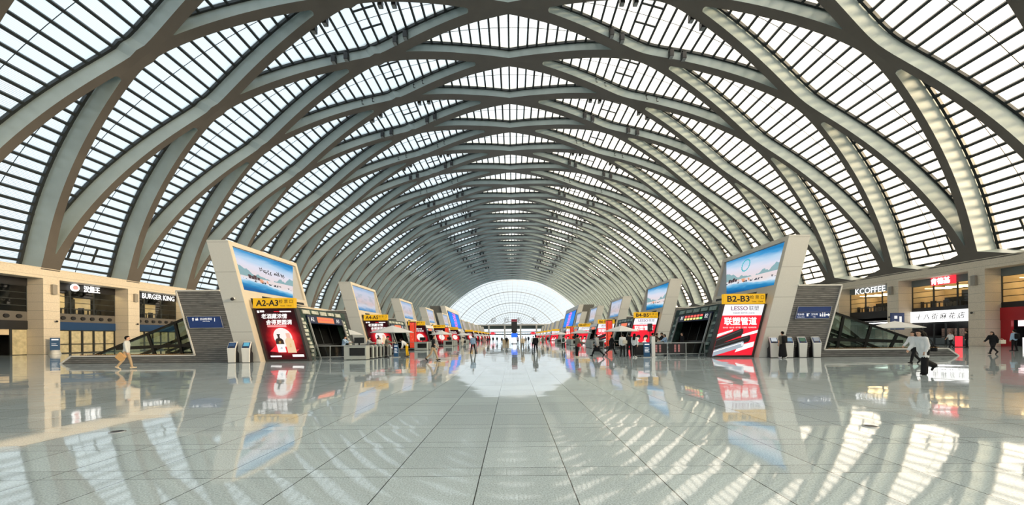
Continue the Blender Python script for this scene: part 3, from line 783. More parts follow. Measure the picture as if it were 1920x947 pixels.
def gate_sign(sg, y, body, label):
    xa, xb = (14.9, 17.75)
    root = empty('gate_sign', (sg*16.32, y, 3.71), label=label, cat='sign', group='yellow ticket gate signs')
    b = local(root); b.box((sg*xa, y-.16, 3.72), (sg*xb, y+.16, 4.40)); b.build('board', yel_m, root)
    if body:
        text('lettering', body, .60, frame_M((-.44, -.17, .35), (1, 0, 0), (0, 0, 1)), ink_m, root, bold=.014, fit=(1.55, .43))
        text('lettering', '检 票 口', .28, frame_M((.86, -.17, .43), (1, 0, 0), (0, 0, 1)), ink_m, root, squash=1.0)
        text('lettering', 'Ticket   Check', .13, frame_M((.86, -.17, .15), (1, 0, 0), (0, 0, 1)), ink_m, root)
    return root

def portal(sg, y, style, label):
    """dark gate house with a leaning framed opening towards the hall"""
    root = empty('ticket_gate', (sg*15.0, y, 0), label=label, cat='ticket gate', group='ticket gate portals')
    fm = marble_m if style == 'marble' else whitefr_m
    def slab(b, x0, x1, z0, z1, a, c, ln=.30): b.prism([(sg*(x+ln*z), y+a, z) for x, z in ((x0, z0), (x1, z0), (x1, z1), (x0, z1))], (0, c-a, 0))
    w0, w1 = (1.15, .95) if style == 'marble' else (.45, .45)
    b = local(root); slab(b, 14.25, 14.75, 0, 3.75, 0, w0); b.build('leg', fm, root)
    b = local(root); slab(b, 14.25, 14.75, 0, 3.75, 7.7-w1, 7.7); b.build('leg', fm, root)
    b = local(root); slab(b, 14.22, 14.75, 3.32, 3.85, 0, 7.7); b.build('header', fm if style != 'marble' else marble_m, root)
    b = local(root); slab(b, 14.7, 16.7, 0, 3.8, .02, .3); slab(b, 14.7, 16.7, 0, 3.8, 7.4, 7.68); slab(b, 16.0, 16.3, 0, 3.8, .3, 7.4); slab(b, 14.7, 16.7, 3.6, 3.85, .02, 7.68)
    b.build('housing', void_m, root)
    b = local(root)
    for q in (2.4, 4.0, 5.6): slab(b, 15.0, 15.06, 0, 3.3, q, q+.08)
    slab(b, 15.0, 15.06, 1.0, 1.12, w0, 7.7-w1)
    b.build('door_bars', void_m, root)
    if style == 'marble':  # stepped slats added to imitate reflections in the glossy dark frame
        b = local(root); rr = random.Random(3)
        for q0, zz in ((.25, (3.0, 1.9)), (.35, (1.55, .4)), (6.75, (3.0, 1.9)), (6.8, (1.5, .5))):
            n = 5 if sg < 0 else 3
            for i in range(n):
                z = zz[0] + (zz[1]-zz[0])*i/(n-1); q = q0 + .12*(i % 2); w_ = .34+.2*rr.random()
                slab(b, 14.17, 14.25, z-.11, z+.09, q, q+w_)
        for i in range(5): slab(b, 14.15, 14.22, 3.42+.04*(i % 2), 3.72, .8+i*1.25, 1.75+i*1.25)
        b.build('reflection_slats', pale_m if sg < 0 else mat('reflection_green', (.20, .26, .23), .25, noise=.3, nscale=4), root)
        b = local(root); slab(b, 14.1, 14.2, 0, 3.2, w0+.05, w0+.16); b.build('strut', steel_m, root)
        b = local(root); slab(b, 14.1, 14.2, 0, 3.2, 7.6-w1, 7.7-w1); b.build('strut', steel_m, root)
    return root
def gate_number(sg, y, a, c, style, label):
    root = empty('gate_number_sign', (sg*15.05, y+3.9, 2.72), label=label, cat='sign', group='gate number signs')
    M = frame_M((0, 0, 0), (0, 1, 0) if sg < 0 else (0, -1, 0), (sg*.28, 0, 1))
    def panel(name, u0, u1, v0, v1, d, m):
        mb = MB(); mb.T = M; mb.box((u0, v0, -.06 if d == 0 else .06), (u1, v1, .06 + d)); return mb.build(name, m, root)
    panel('board', -2.7, 2.7, 0, .62, 0, navy_m)
    if style == 'orange':
        panel('led_display', -1.35, 1.25, .08, .54, .02, orled_m)
        mb = MB(); mb.T = M
        for i in range(15): mb.box((-1.2+i*.16, .25+.02*(i % 3), .08), (-1.1+i*.16, .38-.03*(i % 2), .09))
        mb.build('led_text', redled_m, root)
    else:
        panel('led_display', -1.6, 1.6, .06, .56, .02, void_m)
        for j, mm in ((1, redled_m), (0, yelled_m)):
            mb = MB(); mb.T = M
            for i in range(6): mb.box((-1.5+i*.52, .10+.23*j, .08), (-1.14+i*.52, .26+.23*j, .09))
            mb.build('led_text', mm, root)
        mb = MB(); mb.T = M; mb.box((1.1, .10, .09), (1.48, .26, .1)); mb.build('led_text', greenled_m, root)
    for s_, u in ((a, -2.05), (c, 2.0)):
        if s_: text('lettering', s_, .46, M @ Matrix.Translation((u, .31, .065)), letw_m, root)
    return root

def fence(sg, y, x0, x1, label, notices=False):
    root = empty('glass_fence', (sg*(x0+x1)/2, y, 0), label=label, cat='fence', group='steel fences by the gates')
    n = max(2, round((x1-x0)/1.4))
    b = local(root); b.bar((sg*x0, y, 1.02), (sg*x1, y, 1.02), .07, .06); b.build('handrail', steel_m, root)
    b = local(root); b.bar((sg*x0, y, .22), (sg*x1, y, .22), .05, .05); b.build('rail', steel_m, root)
    for i in range(n+1):
        xx = x0+(x1-x0)*i/n
        b = local(root); b.bar((sg*xx, y, 0), (sg*xx, y, 1.0), .05, .05, up=(0, 1, 0)); b.box((sg*xx-.08, y-.08, 0), (sg*xx+.08, y+.08, .02)); b.build('post', steel_m, root)
        if i < n and not (notices and n-i in (2, 3)):
            xe_ = xx+(x1-x0)/n-.04; b = local(root); b.add([(sg*(xx+.04), y, .26), (sg*xe_, y, .26), (sg*xe_, y, .98), (sg*(xx+.04), y, .98)], [(0, 1, 2, 3)]); b.build('glass_panel', glasspane_m, root)
    if notices:
        for i in (n-3, n-2):
            xx = x0+(x1-x0)*i/n
            b = local(root); b.box((sg*(xx+.08), y-.05, .27), (sg*(xx+(x1-x0)/n-.08), y-.01, .97)); nb = b.build('notice_screen', soot_m, root)
            b = local(root); w_ = (x1-x0)/n
            for c in range(2):
                for r in range(7): b.box((sg*(xx+w_*(.36+.2*c)), y-.056, .36+.08*r), (sg*(xx+w_*(.36+.2*c)+.13), y-.05, .40+.08*r))
            b.build('notice_text', mat('notice_pink', (.5, .2, .2), emit=(.8, .32, .28), strength=.6), nb)
    return root
def barrier_mesh():
    b = MB(); b.box((-.75, -.13, .04), (.75, .13, .9)); b.prism([(-.75, -.13, .9), (.75, -.13, .9), (.62, -.13, 1.04), (-.62, -.13, 1.04)], (0, .26, 0)); return b.mesh('cabinet', deskg_m)
BAR = [barrier_mesh(), MB().box((-.66, -.14, .12), (.66, -.129, .86)).mesh('side_panel', casing_m), MB().box((-.78, -.15, 0), (.78, .15, .05)).mesh('plinth', void_m),
       MB().box((-.5, -.05, 1.0), (.5, .05, 1.06)).mesh('reader', void_m), MB().box((-.02, .13, .45), (.3, .42, .95)).mesh('flap', glasspane_m)]
def barrier(sg, x, y, label):
    root = empty('turnstile', (sg*x, y, 0), label=label, cat='turnstile', group='grey turnstiles of the gate rows')
    for n_, me in zip(('cabinet', 'side_panel', 'plinth', 'reader', 'flap'), BAR): link(n_, me, root)
    return root
def desk(sg, x, y, label):
    root = empty('inspection_desk', (sg*x, y, 0), label=label, cat='desk', group='grey inspection desks')
    MB().box((-.8, -.35, .03), (.8, .35, 1.02)).build('cabinet', deskg_m, root, .02)
    MB().box((-.38, -.37, .3), (.72, -.34, .86)).build('screen', void_m, root)
    MB().box((-.84, -.39, 1.02), (.84, .39, 1.06)).build('top', steel_m, root)
    return root
def monitor(sg, x, y, label):
    root = empty('monitor', (sg*x, y, 1.06), label=label, cat='monitor', group='monitors on the inspection desks')
    MB().box((-.36, -.02, .14), (.36, .03, .56)).build('screen', void_m, root); MB().box((-.05, -.02, 0), (.05, .03, .15)).build('stand', void_m, root); return root
def parasol(x, y, label, d=4.0, zr=2.14, tint=None):
    root = empty('parasol', (x, y, 0), label=label, cat='parasol', group='white parasols along the gates')
    m = MB(); h = d/2; n = 8
    ring = [(h*1.0*math.cos(PI/8+2*PI*i/n), h*1.0*math.sin(PI/8+2*PI*i/n), zr) for i in range(n)]
    mid = [(p[0]*.5, p[1]*.5, zr+.36) for p in ring]
    vs = ring + mid + [(0, 0, zr+.66)] + [(p[0]*.99, p[1]*.99, zr-.05) for p in ring] + [(p[0]*.5, p[1]*.5, zr+.32) for p in ring] + [(0, 0, zr+.62)]
    fs = []
    for i in range(n):
        j = (i+1) % n
        fs += [(i, j, n+j, n+i), (n+i, n+j, 2*n), (i, 2*n+1+i, 2*n+1+j, j), (2*n+1+i, 3*n+1+i, 3*n+1+j, 2*n+1+j), (3*n+1+i, 4*n+1, 3*n+1+j)]
    m.add(vs, fs); m.build('canopy', mat('parasol_cloth', (.74, .74, .72), .8), root)
    MB().tube((0, 0, .1), (0, 0, zr+.7), .03).build('pole', steel_m, root)
    rb = MB()
    for p in ring: rb.bar((0, 0, zr+.25), (p[0]*.95, p[1]*.95, zr-.02), .02, .03)
    rb.build('ribs', steel_m, root)
    MB().lathe([(0, .12), (.3, .12), (.34, .05), (.34, 0), (0, 0)], 20).build('base', void_m, root)
    return root
def light_column(sg, x, y, label, h=3.6):
    root = empty('advertising_column', (sg*x, y, 0), label=label, cat='advertising column', group='red advertising columns')
    MB().box((-.34, -.34, .12), (.34, .34, h)).build('casing', casing_m, root)
    MB().box((-.55, -.55, 0), (.55, .55, .12)).build('base', void_m, root)
    L0 = Vector(root.location)
    quad_uv(root, 'poster', [L0+Vector(p) for p in ((-.29, -.35, .3), (.29, -.35, .3), (.29, -.35, h-.1), (-.29, -.35, h-.1))], column_m)
    s_ = -sg
    a, c = (-.29, .29) if s_ > 0 else (.29, -.29)
    quad_uv(root, 'poster', [L0+Vector(p) for p in ((s_*.35, a, .3), (s_*.35, c, .3), (s_*.35, c, h-.1), (s_*.35, a, h-.1))], column_m)
    return root
def info_stand(x, y, label, col=(.015, .11, .25), h=1.05, w_=.36):
    root = empty('information_stand', (x, y, 0), label=label, cat='sign stand', group='blue information stands')
    MB().box((-w_/2-.12, -.2, 0), (w_/2+.12, .2, .05)).build('base', steel_m, root)
    MB().box((-w_/2, -.04, .05), (w_/2, .04, h)).build('panel', mat('stand_blue', col, .4, emit=col, strength=.25), root)
    b = MB(); b.box((-w_/2+.05, -.05, h-.18), (w_/2-.05, -.04, h-.1))
    for i in range(4): b.box((-w_/2+.06, -.05, h*.35+i*.1), (w_/2-.06-.05*(i % 2), -.04, h*.35+.04+i*.1))
    b.build('print', letw_m, root); return root
def side_block(sg, y, label, first):
    """striped split-stone block outside the pylon, with the low parapet of the escalator well"""
    root = empty('stone_block', (sg*21, y, 0), label=label, cat='stone wall', group='striped stone blocks beside the pylons')
    b = local(root)
    xo = 30.55 if first else 22.4
    poly = [(18.45, 0), (xo, 0), (xo-.65, .47), (21.42, .47), (22.68, 4.87), (18.45+LEAN*4.87, 4.87)] if first else [(18.45, 0), (21.3, 0), (22.68, 4.87), (18.45+LEAN*4.87, 4.87)]
    b.prism([(sg*x, y, z) for x, z in [(p[0], p[1]) for p in poly]], (0, .35, 0))
    b.build('facing', stripe_m, root)
    b = local(root); b.prism([(sg*x, y+.36, z) for x, z in ((18.5, 0), (21.4, 0), (22.6, 4.85), (19.7, 4.85))], (0, 7.2, 0)); b.build('core', stripe_m, root)
    b = local(root); up = (0, 1, 0)
    if first:
        pts = [(sg*(18.45+LEAN*4.87), y, 4.9), (sg*22.7, y, 4.9), (sg*21.44, y, .5), (sg*29.88, y, .5), (sg*30.6, y, 0)]
    else: pts = [(sg*(18.45+LEAN*4.87), y, 4.9), (sg*22.7, y, 4.9), (sg*21.33, y, 0)]
    for a, c in zip(pts[:-1], pts[1:]): b.bar(a, c, .1 if a[2] > 4 and c[2] > 4 else .09, .12, up=up)
    b.build('white_edging', mat('white_edge', (.66, .64, .60), .5), root)
    return root
def enclosure(sg, y, xe, label):
    root = empty('escalator_enclosure', (sg*26, y+.4, 0), label=label, cat='escalator', group='glazed escalator enclosures')
    x0, z0, x1, z1, zb = xe, .55, 22.1, 3.2, .5
    def zt(x): return z0 + (z1-z0)*(xe-x)/(xe-x1)
    gm = bpy.data.materials.get('tinted_glass') or glass_material('tinted_glass', (.62, .72, .67))
    for yy in (y+.45, y+5.6):
        f = local(root); f.bar((sg*xe, yy, z0), (sg*x1, yy, z1), .12, .15); f.bar((sg*xe, yy, zb), (sg*21.6, yy, zb), .16, .16)
        f.bar((sg*22.0, yy, 1.2), (sg*27.3, yy, 1.0), .08, .22)
        for xm in (26.9, 25.1, 23.2):
            f.bar((sg*(xm-.5), yy, zb), (sg*xm, yy, zt(xm)), .1, .18)
        f.build('frame', void_m, root)
        g2 = local(root); g2.add([(sg*xe, yy+.05, zb), (sg*21.7, yy+.05, zb), (sg*22.1, yy+.05, z1), (sg*xe, yy+.05, z0)], [(0, 1, 2, 3)]); g2.build('glass', gm, root)
    r_ = local(root); r_.add([(sg*xe, y+.45, z0+.06), (sg*x1, y+.45, z1+.06), (sg*x1, y+5.6, z1+.06), (sg*xe, y+5.6, z0+.06)], [(0, 1, 2, 3)]); r_.build('roof_glass', gm, root)
    t_ = local(root)
    for q in (1.4, 3.9): t_.bar((sg*28, y+q, -.1), (sg*22.0, y+q, 2.3),   .12, .22)
    t_.build('escalator', void_m, root)
    d_ = local(root)
    for i in range(48): d_.box((sg*(22+i*.16), y+.26, .53), (sg*(22.09+i*.16), y+.3, .6))
    d_.build('gold_studs', mat('gold_stud', (.40, .22, .07), .4), root)
    d_ = local(root); d_.box((sg*21.6, y+.25, .45), (sg*(xe+.4), y+.45, .56)); d_.build('sill', mat('brown_sill', (.06, .035, .025), .5), root)
    return root
def ticket_machine(x, y, label, rz=0.0, scr=(.05, .2, .35)):
    root = empty('ticket_machine', (x, y, 0), rz, label=label, cat='ticket machine', group='self service ticket machines')
    wm = mat('machine_white', (.72, .72, .70), .35); bm_ = mat('machine_black', (.012, .012, .016), .4)
    w0, w1 = .235, .27
    def prof(hw0, hw1, pts): pass
    b = MB()      # front shell: slightly wider at the head, head tilted back
    sec = [(-.20, 0, .215), (-.22, .55, .235), (-.235, .95, .262), (-.02, 1.38, .25), (.04, 1.40, .22)]
    vs = []
    for yy, z, hw in sec: vs += [(-hw, yy, z), (hw, yy, z), (hw, yy+.11, z), (-hw, yy+.11, z)]
    fs = [(0, 3, 2, 1)]
    for i in range(len(sec)-1):
        q = 4*i; fs += [(q, q+1, q+5, q+4), (q+1, q+2, q+6, q+5), (q+2, q+3, q+7, q+6), (q+3, q, q+4, q+7)]
    fs.append((len(vs)-4, len(vs)-3, len(vs)-2, len(vs)-1)); b.add(vs, fs); b.build('front_shell', wm, root, .015)
    b = MB(); b.prism([(-.205, -.09, .03), (-.205, .26, .03), (-.205, .26, .62), (-.205, .10, .78), (-.205, .17, 1.36), (-.205, .08, 1.36), (-.205, -.13, .95)], (.41, 0, 0)); b.build('rear_case', bm_, root)
    def sp(u, t, d):     # point on the sloping head
        a, c = Vector((0, -.235, .95)), Vector((0, -.02, 1.38)); p = a.lerp(c, t); nrm = Vector((0, -.43, .215)).normalized(); p += nrm*d; p.x = u; return p
    def hq(u0, u1, t0, t1, d): return [sp(u0, t0, d), sp(u1, t0, d), sp(u1, t1, d), sp(u0, t1, d)]
    nrm = Vector((0, -.43, .215)).normalized()*.006
    MB().prism(hq(-.225, .225, .08, .92, .002), nrm).build('bezel', mat('machine_navy', (.01, .03, .12), .25), root)
    MB().prism(hq(-.17, .18, .34, .88, .010), nrm).build('screen', mat('machine_screen%.2f' % scr[1], scr, .2, emit=scr, strength=.9), root)
    MB().prism(hq(-.13, .10, .13, .30, .010), nrm).build('keypad', bm_, root)
    MB().box((-.24, -.22, 0), (.24, .28, .03)).build('base', bm_, root)
    MB().box((-.16, -.226, .76), (-.06, -.222, .80)).build('badge', steel_m, root)
    return root
def hall_sign(sg, x0, x1, z0, z1, y, label):
    root = empty('direction_sign', (sg*(x0+x1)/2, y, (z0+z1)/2), label=label, cat='sign')
    h = (z1-z0)/2; w_ = (x1-x0)/2; s_ = LEAN*h
    MB().prism([(-w_-sg*s_, 0, -h), (w_-sg*s_, 0, -h), (w_+sg*s_, 0, h), (-w_+sg*s_, 0, h)], (0, .1, 0)).build('board', mat('sign_blue', (.012, .045, .20), .35), root)
    b = MB(); q = [(-w_-sg*s_, -.01, -h), (w_-sg*s_, -.01, -h), (w_+sg*s_, -.01, h), (-w_+sg*s_, -.01, h)]
    for a, c in zip(q, q[1:]+q[:1]): b.bar(a, c, .03, .03, up=(0, 1, 0))
    b.build('rim', steel_m, root)
    return root, w_, h
def arrow(root, x, z, s, d, m):
    """solid arrow; d = 'up' or 'right'"""
    pts = [(-.12, -.5), (.12, -.5), (.12, .05), (.36, .05), (0, .5), (-.36, .05), (-.12, .05)]
    if d == 'right': pts = [(q, -p) for p, q in pts]
    MB().prism([(x+p*s, -.02, z+q*s) for p, q in pts], (0, .015, 0)).build('arrow', m, root)

# ------------------------------------------------------------------ place the rows
SIMPLE = [False]
STEP = 18.9; YK = 25.1
LET = {-1: 'A', 1: 'B'}
ordn = ['nearest', 'second', 'third', 'fourth', 'fifth']
for sg in (-1, 1):
    Lr = LET[sg]; side = SIDE[sg]
    for k in range(5):
        y = YK + STEP*k; a, c = '%s%d' % (Lr, 2+2*k), '%s%d' % (Lr, 3+2*k); body = a+'-'+c
        SIMPLE[0] = k >= 2
        rt, scr = pylon(sg, y, 'white leaning pylon with landscape screen above the %s gates' % body, 'display pylons', sm=(screen_m if k == 0 or (sg > 0 and k == 1) else pale_screen_m))
        rl = Vector(rt.location)
        if k == 0:
            M0 = frame_M(Vector((sg*(17.11+LEAN*6.6), y+(4.6 if sg < 0 else 4.2), 6.6))-rl, (0, 1, 0) if sg < 0 else (0, -1, 0), (sg*LEAN, 0, 1))
            b = MB(); b.T = M0; rr = random.Random(5)
            if sg < 0:     # brush-written strokes
                for wd in (-1.75, -.1):
                    for i in range(5):
                        cx = wd+i*.27; cy = .25-i*.03
                        for j in range(5):
                            x_, y_ = cx+rr.uniform(-.1, .1), cy+rr.uniform(-.14, .14); an = rr.choice((0.1, 1.5, .8, -.6)); l_ = rr.uniform(.06, .13)
                            b.bar((x_-l_*math.cos(an), y_-l_*math.sin(an), .005), (x_+l_*math.cos(an), y_+l_*math.sin(an), .005), .04, .01, up=(0, 0, 1))
                b.build('brush_writing', ink_m, scr)
            else:
                for i in range(18):
                    t = 2*PI*i/18; b.bar((.45*math.cos(t)-.2, .45*math.sin(t)+.55, .005), (.52*math.cos(t+.3)-.2, .5*math.sin(t+.3)+.55, .005), .1, .01, up=(0, 0, 1))
                b.build('ring_emblem', mat('emblem_teal', (.05, .5, .55), emit=(.05, .5, .55), strength=.8), scr)
            b = MB(); b.T = M0         # pavilion roofs on the river bank
            for i, (px_, ht) in enumerate(((-3.3, .22), (-3.0, .16), (-2.72, .26), (-2.4, .14))):
                u_ = px_ if sg < 0 else px_+1.2
                b.box((u_, -.68, .004), (u_+.26, -.68+ht, .010)); b.prism([(u_-.06, -.68+ht, .004), (u_+.32, -.68+ht, .004), (u_+.24, -.68+ht+.07, .004), (u_+.02, -.68+ht+.07, .004)], (0, 0, .01))
            b.build('painted_houses', mat('painted_dark', (.05, .03, .04), emit=(.08, .04, .05), strength=.6), scr)
        kind = 'wine' if sg < 0 else ('pipes' if k in (0, 2) else 'faces')
        lightbox(sg, y+.5, kind, {'wine': 'dark red backlit spirits poster below the %s sign', 'pipes': 'red and white backlit pipe poster below the %s sign', 'faces': 'red backlit poster with two portraits below the %s sign'}[kind] % body)
        gate_sign(sg, y+.55, body, 'yellow sign reading %s above the backlit poster' % body)
        pa = ('%s%d' % (Lr, 2+2*k), '%s%d' % (Lr, 3+2*k)) if sg < 0 else ('B%d' % (1+2*k), 'B%d' % (2+2*k))
        portal(sg, y+1.2, 'marble' if k < 2 else 'white', ('dark green marble gate opening next to the %s poster' if k < 2 else 'white framed gate opening next to the %s poster') % body)
        if k < 4: gate_number(sg, y+1.2, *pa, 'orange' if (sg < 0 or k > 0) else 'rows', ('orange LED board between gate numbers %s and %s' if (sg < 0 or k > 0) else 'red and yellow LED board between gate numbers %s and %s') % pa)
        side_block(sg, y, 'striped grey stone block beside the %s pylon' % body, k == 0)
        if k < 4:
            xi = 10.1 if sg > 0 else 11.95
            fence(sg, y+1.7, xi, 14.2, 'steel and glass fence in front of the %s gate opening' % body, notices=(sg > 0 and k == 0))
            if sg < 0 or k == 2:
                desk(sg, 11.15, y+1.75, 'grey inspection desk at the end of the %s fence' % body); monitor(sg, 11.0, y+1.8, 'black monitor on the desk by the %s gates' % body)
            for j in range(6 if not (sg > 0 and k == 0) else 1):
                barrier(sg, 11.05 if not (sg > 0 and k == 0) else 10.0, y+2.7+j*.8, 'grey turnstile, %s from the front in the %s row' % (('first', 'second', 'third', 'fourth', 'fifth', 'sixth')[j], body))
    # far half: the same pylons turned round
    for k in range(6):
        y = 139.5 + STEP*k; nth = ('nearest', 'second', 'third', 'fourth', 'fifth', 'farthest')[k]
        pylon(sg, y, 'small distant pylon, %s of the %s row beyond the blue screen' % (nth, side), 'display pylons', flip=True, sm=mat('dim_screen', (.26, .25, .29), .3))
        SIMPLE[0] = True
        lightbox(sg, y-1, 'wine' if sg < 0 else 'faces', 'distant red poster under the %s pylon of the far %s row' % (nth, side))
        gate_sign(sg, y-.95, None, 'distant yellow sign by the %s pylon of the far %s row' % (nth, side))
        portal(sg, y, 'white', 'distant white gate frame by the %s pylon of the far %s row' % (nth, side))
    # tall block with the blue LED wall
    y = 109
    root = empty('media_pylon', (sg*19, y, 0), label='tall block with a blue LED wall midway along the %s row' % side, cat='display pylon')
    def sl(x0, x1, z0, z1, a, c, n_, m):
        b = local(root); b.prism(leanpoly(sg, y+a, [(x0, z0), (x1, z0), (x1, z1), (x0, z1)]), (0, c-a, 0)); return b.build(n_, m, root)
    sl(17, 18.4, 0, 11, 0, 26, 'body', white_m); sl(18.4, 21.6, 0, 11, .2, 25.8, 'core', mat('dark_cladding', (.13, .13, .12), .5))
    sl(16.9, 17.0, 4.6, 9.7, 1.6, 24, 'casing', soot_m)
    q = [(sg*(16.88+LEAN*z), y+yy, z) for z, yy in ((4.8, 2), (4.8, 22.5), (9.5, 22.5), (9.5, 2))]
    quad_uv(root, 'screen', q if sg < 0 else [q[1], q[0], q[3], q[2]], led_m)

enclosure(-1, YK, 28.7, 'glazed escalator enclosure behind the low parapet near the burger shop')
enclosure(1, YK, 29.6, 'glazed escalator enclosure behind the low parapet near the snack shop')

# direction signs on the striped stone
r_, w_, h_ = hall_sign(-1, 19.55, 21.85, 2.35, 3.15, YK-.06, 'blue direction sign to self service tickets on striped stone')
arrow(r_, -w_+.34, .2, .22, 'up', letw_m)
b = MB(); b.box((-.64, -.02, .12), (-.46, -.01, .22)); b.box((-.62, -.02, .24), (-.58, -.01, .29)); b.box((-.52, -.02, .24), (-.48, -.01, .29)); b.build('icon', letw_m, r_)
text('lettering', '自动售票区', .17, frame_M((.08, -.012, .2), (1, 0, 0), (0, 0, 1)), letw_m, r_); text('lettering', 'Ticket Vending', .08, frame_M((.08, -.012, .06), (1, 0, 0), (0, 0, 1)), letw_m, r_)
text('lettering', '1', .36, frame_M((.66, -.012, .14), (1, 0, 0), (0, 0, 1)), letw_m, r_)
r_, w_, h_ = hall_sign(1, 19.55, 21.85, 2.62, 3.45, YK-.06, 'blue direction sign to water and toilets on striped stone')
b = MB(); b.bar((-w_, -.012, .02), (w_, -.012, .02), .02, .015); b.build('divider', steel_m, r_)
text('lettering', '饮水处', .155, frame_M((-.86, -.012, -.13), (1, 0, 0), (0, 0, 1)), letw_m, r_); text('lettering', '卫生间', .155, frame_M((.05, -.012, -.13), (1, 0, 0), (0, 0, 1)), letw_m, r_)
text('lettering', 'Drinking Water', .08, frame_M((-.86, -.012, -.3), (1, 0, 0), (0, 0, 1)), letw_m, r_); text('lettering', 'Toilet', .08, frame_M((.05, -.012, -.3), (1, 0, 0), (0, 0, 1)), letw_m, r_)
b = MB(); b.box((-.47, -.02, -.26), (-.36, -.01, -.06)); b.box((-.36, -.02, -.1), (-.27, -.01, -.06)); b.build('icon', letw_m, r_)
b = MB()
for cx in (.62, .76): b.box((cx-.035, -.02, -.28), (cx+.035, -.01, -.08)); b.ball((cx, -.015, -.035), (.03, .008, .03))
b.box((.42, -.02, -.27), (.52, -.01, -.13)); b.ball((.45, -.015, -.08), (.03, .008, .03)); b.build('icon', letw_m, r_)
arrow(r_, .98, -.16, .3, 'right', letw_m)

# ticket machines
for i, (x, lab) in enumerate(((-18.42, 'white ticket machine close to the striped stone on the left of the A2-A3 pylon'), (-17.48, 'white ticket machine with lit blue screen in front of the A2-A3 pylon'))):
    ticket_machine(x, 24.55, lab, .10, ((.03, .07, .14), (.10, .36, .50))[i])
for x, lab, sc in ((17.72, 'white ticket machine with pale screen at the foot of the B2-B3 pylon', (.45, .5, .55)), (18.72, 'white ticket machine half hidden behind the person with the backpack', (.1, .2, .3)),
               (19.62, 'white ticket machine with dark green screen before the striped stone', (.03, .10, .06)), (20.56, 'white ticket machine farthest from the B2-B3 pylon', (.22, .25, .28))):
    ticket_machine(x, 24.75, lab, -.10, sc)
# parasols
for x, y, lab, d in ((-11.55, 36, 'large white parasol in front of the A4-A5 poster', 4.1), (-18.2, 40.5, 'white parasol half hidden behind the A2-A3 gate opening', 3.6), (12.9, 43, 'large white parasol in front of the B4-B5 poster', 4.0),
                  (37.6, 36, 'white parasol behind the right escalator enclosure', 4.4)):
    parasol(x, y, lab, d, 2.0 if x == -18.2 else 2.12)
for i, (x, y) in enumerate(((-12.6, 66), (-12.6, 95), (-12.6, 130), (-12.6, 152), (-12.6, 175), (12.6, 67), (12.6, 97), (12.6, 127), (12.6, 152), (12.6, 175))):
    parasol(x, y, 'smaller distant parasol on the %s, %s from the front' % ('left' if x < 0 else 'right', ('first', 'second', 'third', 'fourth', 'fifth')[i % 5]), 4.2)
for sg, x, y, lab in ((-1, 12.5, 46.9, 'red backlit column in front of the A6-A7 poster'), (1, 12.5, 46.9, 'red backlit column in front of the B6-B7 sign'), (-1, 12.9, 73, 'red backlit column by the A8-A9 gates'), (1, 12.4, 76, 'red backlit column by the B8-B9 gates')):
    light_column(sg, x, y, lab)
info_stand(-9.2, 29.7, 'blue information stand at the end of the A2-A3 turnstiles')
info_stand(9.85, 26.45, 'blue information stand at the end of the B2-B3 fence', (.015, .10, .24), 1.08, .44)
# white bollard post by the right fence
root = empty('post', (10.4, 27.0-.25, 0), label='white post standing in front of the right hand fence', cat='post')
MB().box((-.13, -.13, .04), (.13, .13, 1.5)).build('shaft', mat('post_white', (.78, .78, .76), .4), root, .02); MB().box((-.2, -.2, 0), (.2, .2, .04)).build('base', mat('post_white'), root)
# loudspeaker on a pole by the B4 poster
root = empty('loudspeaker', (11.6, 30.5, 0), label='black loudspeaker on a thin pole before the B4-B5 poster', cat='loudspeaker')
MB().box((-.16, -.14, 1.9), (.16, .14, 2.55)).build('cabinet', soot_m, root, .02); MB().tube((0, 0, .05), (0, 0, 1.9), .025).build('pole', soot_m, root)
MB().lathe([(0, .05), (.22, .05), (.24, 0), (0, 0)], 16).build('base', soot_m, root); MB().lathe([(0, 0), (.1, 0), (.12, .02)], 16, (0, 0, 0)).build('cone', duct_m, root).matrix_local = frame_M((0, -.145, 2.15), (1, 0, 0), (0, 0, 1))
# display tower in the middle of the hall
root = empty('display_tower', (.55, 84, 0), label='tall black display tower with a blue screen in mid hall', cat='display tower')
MB().box((-.65, -.3, 2.75), (.65, .3, 5.0)).build('upper_screen', soot_m, root); MB().box((-.65, -.32, 5.05), (.65, .32, 5.6)).build('top_sign', mat('tower_sign', (.15, .02, .03), emit=(.25, .02, .04), strength=.6), root)
MB().box((-.72, -.34, 1.45), (.72, .34, 2.4)).build('blue_screen', mat('tower_blue', (.02, .12, .9), emit=(.02, .16, 1), strength=1.0), root)
MB().box((-.5, -.25, 2.4), (.5, .25, 2.8)).build('neck', soot_m, root); MB().box((-.3, -.36, .1), (.3, .3, 1.45)).build('white_panel', glow_m, root); MB().box((-.7, -.4, 0), (.7, .4, .12)).build('base', soot_m, root)
root = empty('service_counter', (-1.3, 86, 0), label='small beige counter beside the display tower', cat='counter')
MB().box((-.9, -.4, 0), (.6, .4, 1.0)).build('body', mat('counter_beige', (.55, .42, .25), .5), root); MB().box((-1, -.5, 1.0), (.7, .5, 1.06)).build('top', rim_m, root)
for x, lab in ((-14.6, 'small red sign hanging left of the display tower at the far end'), (14.9, 'small red sign hanging right of the display tower at the far end')):
    root = empty('hanging_sign', (x, 270, 3.6), label=lab, cat='sign'); MB().box((-1.3, -.2, 0), (1.3, .2, 1.5)).build('panel', redglow_m, root)
    MB().box((-.05, -.05, 1.5), (.05, .05, 1.9)).build('hanger', steel_m, root); MB().box((-2.2, -.1, .5), (2.2, .1, 1.0)).build('wing', redglow_m, root)

